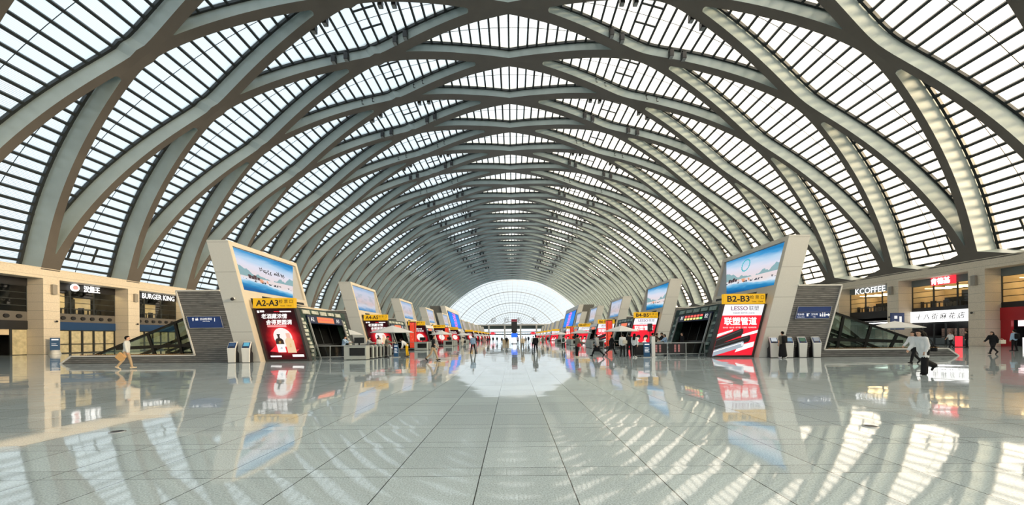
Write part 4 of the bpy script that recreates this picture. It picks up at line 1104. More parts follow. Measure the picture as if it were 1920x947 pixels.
# ------------------------------------------------------------------ shop signs and wall fittings
def shop_sign(sg, y, z, body, m, label, fit, backing=None, w_=0, h_=0, off=.3, dy=0, bold=0.0, shear=0.0, heavy=0.0):
    root = empty('shop_sign', (sg*(XB-off), y, z), label=label, cat='sign')
    M = frame_M((0, 0, 0), (0, 1, 0) if sg < 0 else (0, -1, 0), (0, 0, 1))
    if backing:
        b = MB(); b.T = M; b.box((-w_/2+dy, -h_/2, -.15), (w_/2+dy, h_/2, -.02)); b.build('backing', backing, root)
    text('lettering', body, 1.0, M, m, root, fit=fit, ext=.012, bold=bold, shear=shear, heavy=heavy)
    return root
r_ = shop_sign(-1, 49.2, 8.38, '汉堡王', glow_m, 'glowing white Chinese burger shop sign with round emblem', (1.85, .8), heavy=.025)
b = MB(); b.T = Matrix.Translation((0, -1.95, 0)); b.tube((-.05, 0, 0), (.1, 0, 0), .46, n=24); b.build('emblem', glow_m, r_)
b = MB(); b.T = Matrix.Translation((0, -1.95, 0)); b.tube((.1, 0, 0), (.14, 0, 0), .28, n=20); b.build('emblem_print', mat('emblem_pink', (.8, .35, .3), emit=(.9, .45, .4), strength=.7), r_)
shop_sign(-1, 58.5, 8.36, 'BURGER KING', glow_m, 'glowing white BURGER KING sign over the upper windows', (5.3, .8), bold=.008)
r_ = empty('shop_sign', (-(XB-.4), 69.5, 3.7), label='red glowing shop sign seen through the escalator enclosure', cat='sign')
b = MB(); b.box((-.1, -3.6, -.5), (.1, 3.6, .5)); b.build('backing', soot_m, r_)
for i in range(9):
    b = MB(); q = -3.2+i*.75; b.box((.1, q, -.3+.1*(i % 2)), (.14, q+.5, .3)); b.build('glyph', redglow_m, r_)
shop_sign(1, 47.95, 8.38, '肯德基', glow_m, 'white Chinese fried chicken sign on a red glowing panel', (2.1, .82), redglow_m, 2.7, 1.05, dy=.25, heavy=.025)
shop_sign(1, 57.45, 8.36, 'KCOFFEE', glow_m, 'glowing white KCOFFEE sign above the upper windows', (4.8, .9), bold=.004)
shop_sign(1, 48.1, 3.78, '十 八 街 麻 花 店', mat('sign_black_ink', (.01, .01, .01), .5), 'white lightbox sign with black brush Chinese characters over the snack shop', (5.5, .8), glow_m, P-1.6, 1.5, .3, dy=.4, shear=.2)
for sg in (-1, 1):
    for k in (-1, 0, 1, 2):
        w0 = 'pillar %s' % {-1: 'nearest the camera', 0: 'next to the first full shop', 1: 'next to the second full shop', 2: 'beyond the second full shop'}[k]
        root = empty('wall_lamp', (sg*(XF-.02), Y0+k*P+.2-(.65 if sg > 0 else 0), 7.7), label='grey box wall lamp high on the %s %s' % (SIDE[sg], w0), cat='wall lamp', group='box wall lamps on the pillars')
        MB().box((0, -.22, -.6), (-sg*.3, .22, .55)).build('housing', mat('lamp_grey', (.30, .27, .23), .5), root, .02); MB().box((-sg*.02, -.12, .55), (-sg*.22, .12, .58)).build('cap', steel_m, root)
        if k < 2:
            root = empty('security_camera', (sg*(XF-.02), Y0+k*P+.35-(.65 if sg > 0 else 0), 3.95), label='small white security camera on the %s %s' % (SIDE[sg], w0), cat='security camera')
            MB().box((0, -.06, -.06), (-sg*.2, .06, .06)).build('bracket', mat('post_white'), root); MB().ball((-sg*.26, 0, -.05), .12).build('dome', soot_m, root)
root = empty('information_stand', (-XF+.9, Y0-.35, 0), .9, label='tall blue information stand against the left pillar', cat='sign stand', group='blue information stands')
MB().lathe([(0, 0), (.52, 0), (.46, .12), (.36, .5), (0, .5)], 4).build('base', mat('post_white'), root); MB().box((-.38, -.07, .5), (.38, .07, 1.95)).build('panel', mat('stand_blue', (.015, .11, .25)), root)
b = MB(); b.box((-.26, -.08, 1.65), (.26, -.07, 1.8)); b.box((-.26, -.08, 1.2), (.1, -.07, 1.25)); b.box((-.26, -.08, 1.02), (.2, -.07, 1.07)); b.build('print', letw_m, root)
root = empty('direction_sign', (XF-1.1, Y0+P-2.2, 3.1), label='small dark blue hanging direction sign beside the KCOFFEE pillar', cat='sign')
MB().box((-.9, -.08, -1.0), (.9, .08, 1.3)).build('board', mat('sign_blue'), root); b = MB(); b.box((-.5, -.1, .5), (-.1, -.08, .9)); b.box((.2, -.1, -.7), (.5, -.08, .8)); b.build('print', letw_m, root)
# floor hatches
for px, py, lab in ((220, 810, 'small round floor socket cover on the left of the hall'), (1632, 800, 'small round floor socket cover on the right of the hall')):
    p = on_floor(px, py); root = empty('floor_socket', (p.x, p.y, 0), label=lab, cat='floor socket')
    MB().lathe([(0, .008), (.085, .008), (.09, 0)], 24).build('cover', soot_m, root); MB().lathe([(.085, .011), (.105, .011), (.11, 0)], 24).build('ring', steel_m, root)
root = empty('security_camera', (-(17.6+LEAN*4.4), YK-.02, 4.35), label='white dome camera on the near face of the A2-A3 pylon', cat='security camera')
MB().box((-.08, -.12, -.05), (.08, 0, .05)).build('bracket', mat('post_white'), root); MB().ball((0, -.16, -.06), .11).build('dome', soot_m, root)
# notice on the beige edge of the left pylon
root = empty('notice', (-(16.975+LEAN*1.2), YK+.42, 1.0), label='small white notice with red heading on the A2-A3 pylon edge', cat='notice')
b = MB(); b.prism([(-.0, -.16, 0), (0, .16, 0), (-LEAN*.62, .16, .62), (-LEAN*.62, -.16, .62)], (.02, 0, 0)); b.build('paper', mat('notice_paper', (.80, .76, .70), .6), root)
b = MB(); b.prism([(-LEAN*.64, -.16, .64), (-LEAN*.64, .16, .64), (-LEAN*.86, .16, .86), (-LEAN*.86, -.16, .86)], (.03, 0, 0)); b.build('heading', mat('notice_red', (.45, .04, .03), .5), root)
r_ = desk(1, 11.9, 29.6, 'small counter between the people behind the right fence'); r_.scale = (.42, .8, 1)

# ------------------------------------------------------------------ spotlights in pairs on the roof ribs
def spot_proto(box):
    root = empty('spotlight' if box else 'lamp_bracket', (0, 0, 0), cat='spotlight' if box else 'bracket')
    if box:
        MB().box((-.28, -.34, -.55), (.28, .34, .35)).build('housing', soot_m, root, .03); MB().box((-.22, -.28, -.60), (.22, .28, -.55)).build('lens', mat('spot_lens', (.25, .26, .27), .15), root)
        b = MB(); b.bar((-.31, 0, .1), (-.31, 0, .7), .05, .12); b.bar((.31, 0, .1), (.31, 0, .7), .05, .12); b.bar((-.31, 0, .7), (.31, 0, .7), .1, .06); b.build('yoke', dark_m, root)
    else:
        b = MB(); b.bar((0, 0, .3), (0, 0, -.25), .08, .08); b.bar((0, 0, -.25), (.28, 0, -.25), .08, .08); b.build('hook', dark_m, root); MB().box((-.12, -.1, .28), (.12, .1, .36)).build('plate', dark_m, root)
    return root
protos = {True: spot_proto(True), False: spot_proto(False)}; used = {True: 0, False: 0}
for k in range(-1, 19):
    box = k % 2 == 0
    for r in (2, 4):
        yo = Y0 + k*P + P/2
        for u in (-.215, .215):
            for side in (1, -1):
                for du in (-.04, .04):
                    if k > 8 and side < 0: continue
                    if not box and side < 0: continue
                    s_ = r+u+du; gg = g(r, s_); y_ = yo + side*gg - side*.42
                    pz = inner(s_, y_)*.72 + outer(s_, y_)*.28
                    o = protos[box] if not used[box] else copy_tree(protos[box])
                    used[box] += 1; o.location = (pz.x, y_, pz.z)
                    nth = ('first', 'second', 'third', 'fourth', 'fifth', 'sixth', 'seventh', 'eighth', 'ninth', 'tenth')[(k+1)//2 if not box else k//2]
                    up = (u > 0) == (r == 2)
                    o['label'] = '%s, %s of the %s pair on %s rib, %s side, %s row' % ('black box spotlight' if box else 'empty lamp bracket', 'upper' if (du > 0) == (r == 2) else 'lower',
                                  'higher' if up else 'lower', 'far' if side > 0 else 'near', 'left' if r == 2 else 'right', nth)
                    o['group'] = 'paired spotlights on the roof ribs' if box else 'paired lamp brackets on the roof ribs'
# ------------------------------------------------------------------ people
def capsules_to_mesh(name, caps, material, voxel, smooth=3):
    """overlapping tapered limbs fused into ONE continuous skin"""
    mb = MB()
    for a, b, r0, r1 in caps:
        a, b = Vector(a), Vector(b)
        mb.ball(a, r0, 10, 7); mb.ball(b, r1, 10, 7)
        if (b-a).length > 1e-4: mb.tube(a, b, r0, r1, 10)
    me = bpy.data.meshes.new('tmp'); me.from_pydata(mb.v, [], mb.f)
    o = bpy.data.objects.new('tmp', me); COL.objects.link(o)
    m = o.modifiers.new('r', 'REMESH'); m.mode = 'VOXEL'; m.voxel_size = voxel
    s = o.modifiers.new('s', 'SMOOTH'); s.factor = .5; s.iterations = smooth
    bpy.context.view_layer.update()
    res = bpy.data.meshes.new_from_object(o.evaluated_get(bpy.context.evaluated_depsgraph_get()))
    bpy.data.objects.remove(o); bpy.data.meshes.remove(me)
    res.name = name; res.materials.clear(); res.materials.append(material)
    for p in res.polygons: p.use_smooth = True
    return res
def cloth(name, c): return mat('cloth_'+name, c, .8, spec=.25)
CL = {'white': cloth('white', (.72, .73, .74)), 'grey': cloth('grey', (.34, .35, .36)), 'palegrey': cloth('palegrey', (.60, .61, .60)), 'black': cloth('black', (.010, .010, .012)),
      'khaki': cloth('khaki', (.42, .31, .20)), 'yellow': cloth('yellow', (.72, .42, .01)), 'lightblue': cloth('lightblue', (.34, .48, .66)), 'navy': cloth('navy', (.012, .016, .03)),
      'beige': cloth('beige', (.56, .46, .34)), 'brown': cloth('brown', (.10, .065, .045)), 'olive': cloth('olive', (.16, .15, .12)), 'cream': cloth('cream', (.66, .60, .50)), 'lavender': cloth('lavender', (.50, .47, .58)), 'rose': cloth('rose', (.42, .25, .24))}
SKIN = mat('skin', (.60, .36, .25), .55, spec=.3); HAIR = mat('hair', (.006, .005, .0045), .7, spec=.15); LIPS = mat('lips', (.38, .12, .10), .5); EYES = mat('eyes', (.015, .01, .01), .2)
def rad(d): return d*PI/180
POSES = {
 'stand': dict(hl=4, hr=-3, kl=3, kr=3, sl=4, sr=-2, el=12, er=14),
 'apart': dict(hl=2, hr=-2, kl=2, kr=2, sl=6, sr=4, el=30, er=26, spread=.10),
 'walk':  dict(hl=24, hr=-17, kl=8, kr=30, sl=-20, sr=22, el=16, er=26, lean=5),
 'stroll': dict(hl=15, hr=-12, kl=5, kr=20, sl=-8, sr=6, el=8, er=6, lean=3),
 'stride': dict(hl=30, hr=-22, kl=6, kr=26, sl=-24, sr=24, el=14, er=30, lean=7),
 'hurry': dict(hl=8, hr=-24, kl=4, kr=40, sl=-8, sr=18, el=26, er=24, lean=12),
 'phone': dict(hl=2, hr=-2, kl=2, kr=2, sl=30, sr=20, el=85, er=70, lean=4, nod=18),
 'bend':  dict(hl=4, hr=-2, kl=12, kr=10, sl=-8, sr=0, el=24, er=18, lean=48, nod=10),
 'reach': dict(hl=3, hr=-2, kl=2, kr=2, sl=48, sr=42, el=40, er=46, lean=10, nod=14),
}
NP = [0]
def person(px, py, head, pose, label, top='grey', legs='black', shoes='black', hair='short', h=1.70, coat=0.0, wide=0.0, detail=1, skirt=False, Y=None, group=None, sleeve=True, cap=None, z=0.0):
    p = on_floor(px, py) if Y is None else Vector((at(px, py, Y).x, Y, 0))
    vox = {2: .0085, 1: .013, 0: .02}[detail]
    hd = {'L': (-1, 0), 'R': (1, 0), 'N': (0, 1), 'S': (0, -1), 'NR': (.7, .7), 'NL': (-.7, .7), 'SR': (.7, -.7), 'SL': (-.7, -.7), 'RN': (.86, .5), 'LS': (-.93, -.36)}[head]
    rz = math.atan2(-hd[0], hd[1]); k = h/1.70
    Q = dict(hl=0, hr=0, kl=0, kr=0, sl=0, sr=0, el=0, er=0, lean=0, nod=4, spread=.02); Q.update(POSES[pose])
    lean = rad(Q['lean'])
    def rotx(v, a): return Vector((v.x, v.y*math.cos(a)+v.z*math.sin(a), -v.y*math.sin(a)+v.z*math.cos(a)))   # +a tips forward (+Y)
    pel = Vector((0, 0, .92))
    def T(v): return pel + rotx(Vector(v)-pel, lean)
    chest, neck = T((0, .0, 1.27)), T((0, -.005, 1.43)); belly = T((0, .01, 1.08))
    nd = lean*.55 + rad(Q['nod'])
    hc = neck + rotx(Vector((0, .02, .155)), nd)
    def H(v): return hc + rotx(Vector(v), nd)
    legs_pts = {}
    for sd, hip, kn in ((-1, Q['hl'], Q['kl']), (1, Q['hr'], Q['kr'])):
        sp = Q['spread']
        hp = Vector((sd*.088, 0, .90)); a = rad(hip)
        kp = hp + Vector((sd*sp*.8, math.sin(a)*.43, -math.cos(a)*.43)); b = a - rad(kn)
        ap = kp + Vector((sd*sp*.6, math.sin(b)*.42, -math.cos(b)*.42))
        c = b*.6 if b > 0 else b
        toe = ap + Vector((sd*.02, .15*math.cos(c), .15*math.sin(c)-.035)); heel = ap + Vector((0, -.05*math.cos(c), -.05*math.sin(c)-.035))
        legs_pts[sd] = (hp, kp, ap, toe, heel)
    low = min(min(q.z for q in legs_pts[sd][3:5]) for sd in (-1, 1)) - .032
    off = Vector((0, 0, -low))
    arms = {}
    for sd, sa, ea in ((-1, Q['sl'], Q['el']), (1, Q['sr'], Q['er'])):
        sh = T((sd*.175, 0, 1.385)); a = rad(sa); el = sh + Vector((sd*.045, math.sin(a)*.275, -math.cos(a)*.275)); b = a+rad(ea)
        wr = el + Vector((-sd*.015, math.sin(b)*.24, -math.cos(b)*.24)); f = (wr-el).normalized()
        arms[sd] = (sh, el, wr, f)
    body = []; add = body.append
    add((pel+Vector((-.07, 0, 0)), belly+Vector((-.05, 0, 0)), .098, .088)); add((pel+Vector((.07, 0, 0)), belly+Vector((.05, 0, 0)), .098, .088))
    add((belly+Vector((-.05, 0, 0)), chest+Vector((-.075, 0, 0)), .088, .098)); add((belly+Vector((.05, 0, 0)), chest+Vector((.075, 0, 0)), .088, .098))
    add((chest, T((0, 0, 1.37)), .10, .075)); add((T((-.15, 0, 1.38)), T((.15, 0, 1.38)), .058, .058)); add((T((0, -.005, 1.36)), hc+rotx(Vector((0, -.02, -.07)), nd), .056, .05))
    add((H((0, -.015, .03)), H((0, .01, .025)), .085, .08)); add((H((0, .02, -.04)), H((0, .035, -.075)), .062, .042)); add((H((0, .085, -.005)), H((0, .102, -.022)), .010, .013))
    for sd in (-1, 1): add((H((sd*.080, -.005, .01)), H((sd*.082, -.008, -.025)), .015, .011))
    for sd in (-1, 1):
        hp, kp, ap, toe, heel = legs_pts[sd]
        add((hp, kp, .083, .052)); add((kp, kp.lerp(ap, .35), .052, .054)); add((kp.lerp(ap, .35), ap, .054, .035)); add((ap, heel, .036, .032)); add((heel, toe, .032, .026))
        sh, el, wr, f = arms[sd]
        add((sh, el, .048, .037)); add((el, el.lerp(wr, .3), .038, .038)); add((el.lerp(wr, .3), wr, .037, .025))
        side = Vector((sd, 0, 0)); acr = f.cross(side).normalized()      # across the palm
        pc = wr + f*.045; add((wr, wr+f*.075+acr*.018, .022, .020)); add((wr, wr+f*.075-acr*.018, .022, .020))
        curl = -side*.55
        for i, ln in enumerate((.062, .072, .068, .052)):
            b0 = wr + f*.080 + acr*(.030-.020*i); m_ = b0 + (f*.8+curl*.35).normalized()*ln*.55; e_ = m_ + (f*.45+curl).normalized()*ln*.5
            add((b0, m_, .0105, .0095)); add((m_, e_, .0095, .008))
        t0 = wr + f*.02 + acr*.022; t1 = t0 + (f*.55+acr*.7+curl*.3).normalized()*.042; add((t0, t1, .013, .0105)); add((t1, t1+(f*.9+curl*.4).normalized()*.03, .0105, .009))
    sc_ = lambda caps: [((Vector(a)+off)*k, (Vector(b)+off)*k, r0*k, r1*k) for a, b, r0, r1 in caps]
    root = empty('person', (p.x, p.y, z), rz, label=label, cat='person', group=group)
    link('body', capsules_to_mesh('body', sc_(body), SKIN, vox, 3), root)
    # upper garment
    t = .016 + coat*.012; up = []
    hem = pel + rotx(Vector((0, 0, -.05)), lean*.5) if not coat else None
    for sx_ in (-1, 1):
        up.append((pel+Vector((sx_*.065, 0, 0 if not coat else -.02)), belly+Vector((sx_*.055, 0, 0)), .102+t, .092+t)); up.append((belly+Vector((sx_*.055, 0, 0)), chest+Vector((sx_*.075, 0, 0)), .092+t, .100+t))
        sh, el, wr, f = arms[sx_]; e1 = wr - f*.015 if sleeve else sh.lerp(el, .8)
        if sleeve: up += [(sh, el, .052+t, .043+t), (el, e1, .044+t, .031+t)]
        else: up += [(sh, e1, .052+t, .048+t)]
    up += [(chest, T((0, 0, 1.365)), .102+t, .08+t), (T((-.15, 0, 1.38)), T((.15, 0, 1.38)), .06+t, .06+t), (T((0, -.02, 1.40)), T((0, .01, 1.43)), .06+t*.6, .058+t*.4)]
    if coat > .5:
        for sd in (-1, 1):
            hp, kp, _, _, _ = legs_pts[sd]; up.append((pel+Vector((sd*.06, 0, 0)), hp.lerp(kp, coat*.95), .105+t, .112))
        up.append((legs_pts[-1][0].lerp(legs_pts[-1][1], coat*.9), legs_pts[1][0].lerp(legs_pts[1][1], coat*.9), .105, .105))
    link('coat' if coat > .5 else 'top', capsules_to_mesh('top', sc_(up), CL[top], max(.012, vox), 2), root)
    # trousers or skirt
    lo = [(pel+Vector((-.068, 0, .03)), pel+Vector((.068, 0, .03)), .106, .106)]
    for sd in (-1, 1):
        hp, kp, ap, _, _ = legs_pts[sd]; w_ = wide
        lo += [(pel+Vector((sd*.068, 0, 0)), hp, .106, .10+.02*w_), (hp, kp, .098+.02*w_, .066+.045*w_), (kp, ap+(kp-ap)*.04, .066+.045*w_, .050+.065*w_)]
    if skirt: lo = lo[:1] + [(pel+Vector((sd*.05, 0, 0)), legs_pts[sd][2]+Vector((-sd*.02, 0, .12)), .125, .125) for sd in (-1, 1)]; lo.append((pel, (legs_pts[-1][2]+legs_pts[1][2])/2+Vector((0, 0, .13)), .125, .135))
    link('skirt' if skirt else 'trousers', capsules_to_mesh('trousers', sc_(lo), CL[legs], max(.012, vox), 2), root)
    for sd in (-1, 1):
        hp, kp, ap, toe, heel = legs_pts[sd]
        up_ = (kp-ap).normalized()
        link('shoe', capsules_to_mesh('shoe', sc_([(heel, toe, .040, .036), (heel+up_*.03, ap.lerp(toe, .4), .042, .036), (ap+up_*.01, heel, .042, .040)]), CL[shoes], max(.010, vox*.9), 2), root)
    # hair
    hr = [(H((0, -.03, .045)), H((0, -.004, .066)), .090, .074), (H((0, -.05, .0)), H((0, -.045, .04)), .075, .085)]
    if hair == 'long':
        hr += [(H((0, -.06, .02)), neck+rotx(Vector((0, -.075, -.02)), lean), .085, .085), (neck+rotx(Vector((-.04, -.075, -.02)), lean), neck+rotx(Vector((-.05, -.095, -.16)), lean), .065, .05), (neck+rotx(Vector((.04, -.075, -.02)), lean), neck+rotx(Vector((.05, -.095, -.16)), lean), .065, .05)]
        hr += [(H((sd*.07, -.03, .02)), H((sd*.075, -.02, -.09)), .035, .03) for sd in (-1, 1)]
    if hair == 'wild':
        hr += [(H((0, -.06, .03)), H((0, -.12, -.06)), .10, .12), (H((0, -.12, -.06)), H((0, -.20, -.22)), .12, .075), (H((.03, -.08, .05)), H((.02, -.22, -.10)), .09, .06)] + [(H((sd*.06, -.03, .02)), H((sd*.08, -.08, -.16)), .05, .05) for sd in (-1, 1)]
    if hair == 'bob': hr += [(H((sd*.06, -.03, .03)), H((sd*.07, -.03, -.06)), .04, .035) for sd in (-1, 1)] + [(H((0, -.06, 0)), H((0, -.06, -.07)), .07, .055)]
    link('hair', capsules_to_mesh('hair', sc_(hr), HAIR, max(.009, vox*.9), 2), root)
    if cap:
        cp = MB(); cp.ball(tuple((H((0, -.01, .06))+off)*k), (.105*k, .115*k, .07*k), 16, 8); q = (H((0, .13, .05))+off)*k; cp.ball(tuple(q), (.07*k, .07*k, .01*k), 12, 6); cp.build('cap', CL[cap], root)
    if detail >= 1:
        e = MB(); [e.ball(tuple((H((sd*.032, .082, .012))+off)*k), .010*k, 8, 6) for sd in (-1, 1)]
        for sd in (-1, 1): e2 = MB(); e2.ball(tuple((H((sd*.032, .084, .012))+off)*k), .0095*k, 8, 6); e2.build('eye', EYES, root)
        m_ = MB(); m_.ball(tuple((H((0, .082, -.055))+off)*k), (.022*k, .010*k, .006*k), 10, 6); m_.build('mouth', LIPS, root)
    M = Matrix.Translation((p.x, p.y, z)) @ Matrix.Rotation(rz, 4, 'Z')
    info = {'M': M, 'wr': {sd: M @ ((arms[sd][2]+arms[sd][3]*.09+off)*k) for sd in (-1, 1)}, 'back': M @ ((T((0, -.17, 1.20))+off)*k), 'rz': rz, 'hip': {sd: M @ ((pel+Vector((sd*.17, -.02, .02))+off)*k) for sd in (-1, 1)}, 'sh': {sd: M @ ((T((sd*.12, 0, 1.45))+off)*k) for sd in (-1, 1)}, 'k': k, 'lean': lean}
    return info
def bag(kind, pos, rz, m, label, sc=1.0, tilt=0.0):
    root = empty({'paper': 'paper_bag', 'hand': 'handbag', 'back': 'backpack', 'brief': 'briefcase', 'shoulder': 'shoulder_bag'}[kind], pos, rz, label=label, cat='bag')
    root.rotation_euler = (0, tilt, rz)
    if kind == 'back':
        MB().box((-.15*sc, -.09*sc, -.24*sc), (.15*sc, .08*sc, .22*sc)).build('sack', m, root, .05); MB().box((-.11*sc, -.135*sc, -.2*sc), (.11*sc, -.08*sc, .02*sc)).build('pocket', m, root, .03)
        MB().bar((-.05, 0, .22*sc), (.05, 0, .26*sc), .02, .02).build('loop', m, root); return root
    if kind == 'paper':
        MB().prism([(-.17*sc, -.06*sc, -.36*sc), (.17*sc, -.06*sc, -.36*sc), (.19*sc, -.07*sc, -.02*sc), (-.19*sc, -.07*sc, -.02*sc)], (0, .12*sc, 0)).build('sack', m, root, .01)
        b = MB(); b.bar((-.08*sc, 0, -.03), (-.03*sc, 0, .03), .012, .012, up=(0, 1, 0)); b.bar((-.03*sc, 0, .03), (.03*sc, 0, .03), .012, .012, up=(0, 1, 0)); b.bar((.03*sc, 0, .03), (.08*sc, 0, -.03), .012, .012, up=(0, 1, 0)); b.build('handle', m, root); return root
    w_, h_, d_ = {'hand': (.15, .22, .07), 'brief': (.21, .30, .06), 'shoulder': (.11, .16, .06)}[kind]
    MB().box((-d_*sc, -w_*sc, -h_*sc-.06), (d_*sc, w_*sc, -.06)).build('sack', m, root, .025)
    b = MB(); pts = [(0, w_*sc*.6*math.cos(t), -.07+.09*math.sin(t)) for t in (PI*i/8 for i in range(9))]
    for a, c in zip(pts[:-1], pts[1:]): b.tube(a, c, .011, n=6)
    b.build('handle', m, root); return root
def strap(owner_label, a, c, root_name=None): pass

# nearest figures
i_ = person(237, 692.5, 'RN', 'stroll', 'person in a pale grey hoodie and khaki trousers walking past the low parapet', 'palegrey', 'khaki', 'beige', h=1.76, coat=.4, detail=2)
bag('paper', i_['wr'][1] + Vector((-.13, -.10, -.03)), .15, mat('paper_kraft', (.62, .36, .15), .8), 'tan paper bag hanging from the hand of the person in the hoodie', 1.0, .78)
i_ = person(1731, 702.5, 'L', 'hurry', 'person in a white jacket and wide black trousers hurrying with long black hair', 'white', 'black', 'black', 'wild', 1.66, .56, .8, 2)
b_ = bag('shoulder', i_['hip'][-1] + Vector((.13, -.06, .14)), .3, CL['black'], 'small black shoulder bag behind the hip of the person in the white jacket', .8)
a_, c_ = Vector((0, 0, -.02)), b_.matrix_basis.inverted() @ (i_['sh'][-1] + Vector((.02, -.06, .03)))
mid_ = (a_+c_)/2 + Vector((.02, -.05, 0)); sb = MB(); sb.tube(a_, mid_, .014, n=6); sb.tube(mid_, c_, .014, n=6); sb.build('strap', CL['black'], b_)
root = empty('mobile_phone', tuple(i_['wr'][-1] + Vector((.0, -.035, -.02))), .1, label='white mobile phone in the hand of the person in the white jacket', cat='phone')
MB().box((-.04, -.006, -.09), (.04, .006, .07)).build('case', mat('phone_white', (.8, .8, .8), .4), root, .004); MB().box((-.034, -.008, -.08), (.034, -.006, .06)).build('screen', mat('phone_screen', (.7, .72, .75), .2), root)
person(1714, 682, 'L', 'walk', 'person in a white shirt and black trousers half hidden behind the hurrying one', 'white', 'black', 'black', 'bob', 1.66, 0, 0, 2)
i_ = person(1862, 664.5, 'L', 'stride', 'person in a black coat striding past the stone pillar with a pale handbag', 'black', 'black', 'black', 'long', 1.66, .75, 0, 1)
bag('hand', i_['hip'][-1] + Vector((.24, -.12, .22)), PI/2, CL['cream'], 'pale handbag carried by the person in the black coat', 1.25)
i_ = person(1902, 658.5, 'N', 'stand', 'person in a light shirt standing at the red shop counter', 'lightblue', 'black', 'black', 'short', 1.74)
bag('back', i_['back'], i_['rz'], CL['black'], 'black backpack of the person at the red shop counter', 1.0)
person(1783, 652, 'L', 'walk', 'person in a white top walking before the snack shop counter', 'white', 'black', 'black', 'short', 1.68, sleeve=False)
person(1812.5, 652, 'NL', 'stand', 'person dressed in black beside the red lit stand', 'black', 'black', 'black', 'short', 1.72)
p = on_floor(1806, 651)
root = empty('lit_stand', (p.x, p.y+.4, 0), label='glowing red floor stand by the snack shop doorway', cat='sign stand'); MB().box((-.24, -.15, .06), (.24, .15, 1.2)).build('panel', redglow_m, root); MB().box((-.3, -.2, 0), (.3, .2, .06)).build('base', soot_m, root)
i_ = person(1467.5, 672, 'N', 'stand', 'person in dark clothes and long black skirt using the second ticket machine', 'olive', 'black', 'white', 'short', 1.72, 0, .6, 2, skirt=True, sleeve=False)
bag('back', i_['back'], i_['rz'], CL['black'], 'black backpack of the person at the ticket machines', 1.0)
# left of the aisle
person(763, 669, 'L', 'bend', 'person in bright yellow trousers and white shirt bending forward', 'white', 'yellow', 'brown', 'bob', 1.68)
person(812, 676.5, 'R', 'walk', 'person in a black shirt and khaki trousers walking', 'black', 'khaki', 'black', 'short', 1.74, sleeve=False)
person(887, 663, 'N', 'apart', 'person in a light blue shirt standing with legs apart in the aisle', 'lightblue', 'black', 'black', 'short', 1.72)
person(867, 650, 'N', 'walk', 'person in cream clothes in front of a distant inspection desk', 'cream', 'cream', 'white', 'short', 1.70, detail=0)
i_ = person(892.5, 649, 'N', 'stand', 'person in black just behind the one in the light blue shirt', 'black', 'black', 'black', 'short', 1.68, detail=0)
bag('shoulder', i_['hip'][1], 0, mat('bag_pink', (.75, .2, .25), .6), 'pink bag carried in the aisle on the left', 1.2)
person(908, 650, 'S', 'walk', 'person in a dusty rose dress with dark hair in mid hall', 'rose', 'beige', 'white', 'long', 1.64, detail=0, coat=.7)
person(644, 671, 'R', 'reach', 'person in a light blue uniform shirt behind the glass fence', 'lightblue', 'navy', 'black', 'short', 1.74, Y=29.6)
person(690, 671, 'R', 'reach', 'person in a grey shirt leaning over the turnstiles', 'grey', 'black', 'black', 'short', 1.64, Y=32.2)
person(711, 671, 'SR', 'stand', 'person in a white top between the turnstiles and the A4-A5 poster', 'white', 'black', 'black', 'bob', 1.66, Y=34.0)
person(724, 671, 'R', 'reach', 'person in a dark uniform and cap beside the blue information stand', 'olive', 'black', 'black', 'short', 1.70, Y=28.9, cap='black')
# right of the aisle
i_ = person(1056.5, 656, 'N', 'walk', 'person in a white hood and black trousers walking away with a backpack', 'white', 'black', 'white', 'short', 1.68)
bag('back', i_['back'], i_['rz'], mat('bag_green', (.01, .05, .035), .6), 'dark green backpack on the person in the white hood', .95)
i_ = person(1082, 670, 'RN', 'phone', 'person in a grey jacket standing and looking at a phone', 'olive', 'black', 'cream', 'bob', 1.66, .4)
bag('hand', i_['hip'][1] + Vector((.05, -.12, .12)), .5, mat('bag_red', (.62, .01, .02), .6), 'bright red bag on the hip of the person with the phone', 1.0)
i_ = person(1120, 669.5, 'NL', 'stride', 'person in a grey jacket walking with a black case', 'grey', 'black', 'black', 'short', 1.74, .4)
bag('brief', i_['wr'][-1], i_['rz'], CL['black'], 'black case carried by the person in the grey jacket', 1.0)
person(1146, 665, 'R', 'stride', 'person in a long black coat striding under the parasol', 'black', 'black', 'black', 'short', 1.72, .8)
i_ = person(1167.5, 669, 'N', 'stand', 'person in a white hooded top and black trousers queuing', 'white', 'black', 'black', 'short', 1.68, .4)
bag('hand', i_['hip'][1] + Vector((-.03, -.1, .32)), PI/2, CL['cream'], 'cream bag on the shoulder of the queuing person in white', 1.1)
person(1180, 668, 'N', 'stand', 'person in black queuing between two people in white tops', 'black', 'black', 'black', 'short', 1.74, .4)
person(1190, 670.5, 'NR', 'stand', 'person in a white shirt with long black hair by the blue stand', 'white', 'black', 'white', 'long', 1.68)
person(1221.5, 668, 'RN', 'reach', 'person in an olive jacket at the counter behind the right fence', 'olive', 'black', 'black', 'short', 1.76, .4, Y=29.4)
person(1228.5, 668, 'R', 'reach', 'person in a brown jacket at the counter behind the right fence', 'brown', 'black', 'black', 'short', 1.74, .4, Y=30.6)
person(1244.5, 668, 'L', 'reach', 'person in black facing the two jackets across the counter', 'black', 'black', 'black', 'short', 1.78, .4, Y=30.0)
person(1249.5, 668, 'L', 'reach', 'person in a light blue shirt behind the white post', 'lightblue', 'black', 'black', 'bob', 1.64, Y=28.6)
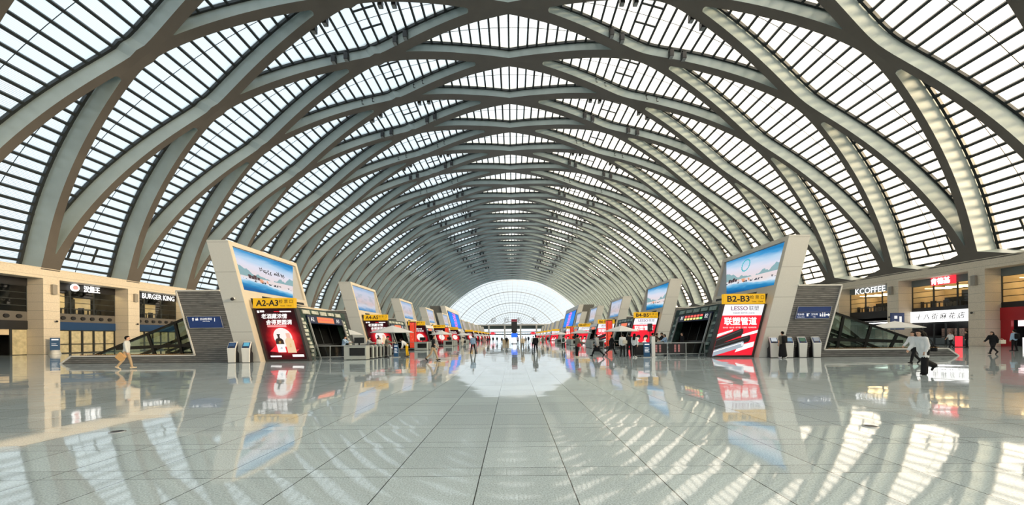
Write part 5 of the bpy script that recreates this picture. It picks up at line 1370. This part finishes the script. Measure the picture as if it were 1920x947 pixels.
person(1279.5, 668, 'L', 'stand', 'person in dark clothes in the shade of the B1 gate opening', 'black', 'black', 'black', 'short', 1.74, Y=29.0)
# far down the aisle
FAR = [(950, 648, 'S', 'walk', 'black', 'black', 'small distant person in black beside the beige counter'), (980, 656, 'S', 'walk', 'beige', 'olive', 'small person in a beige vest walking in mid hall'),
       (1000, 654, 'N', 'walk', 'palegrey', 'black', 'small person in a pale jacket and black trousers in mid hall'), (1004.5, 663, 'N', 'walk', 'black', 'black', 'person all in black walking away in mid hall'),
       (1010.5, 652, 'N', 'stand', 'cream', 'cream', 'small person in cream walking beyond the one in black'), (1018, 650, 'S', 'walk', 'olive', 'grey', 'small person in an olive coat in mid hall'),
       (971, 646, 'N', 'stand', 'lavender', 'black', 'small person in a lavender top beside the display tower'), (941, 644.5, 'N', 'walk', 'brown', 'black', 'small person in brown left of the display tower'),
       (932, 642.5, 'N', 'stand', 'black', 'navy', 'tiny distant person in navy trousers on the left of the aisle'), (924.5, 643.5, 'S', 'walk', 'black', 'black', 'tiny distant person in black near the left gates'),
       (986, 646.5, 'N', 'walk', 'grey', 'khaki', 'small person in a grey jacket right of the display tower'), (991, 643.5, 'N', 'stand', 'navy', 'black', 'tiny person in a navy jacket far down the aisle'),
       (1027, 645, 'S', 'stand', 'black', 'grey', 'tiny person in grey trousers near the right gates'), (915, 645, 'N', 'walk', 'navy', 'navy', 'tiny person in navy beside the distant left parasols')]
for px, py, hd, ps, tp, lg, lab in FAR: person(px, py, hd, ps, lab, tp, lg, 'black', 'short', R.choice((1.64, 1.7, 1.74)), detail=0, coat=.7 if tp in ('olive',) else 0)
# ------------------------------------------------------------------ output look
vs_ = SC.view_settings; vs_.view_transform = 'Standard'; vs_.look = 'None'; vs_.exposure = 0.36; vs_.gamma = 1.0; vs_.use_curve_mapping = False
SC.cycles.max_bounces = 7; SC.cycles.diffuse_bounces = 4; SC.cycles.glossy_bounces = 3; SC.cycles.transparent_max_bounces = 16
SC.cycles.caustics_reflective = False; SC.cycles.caustics_refractive = False
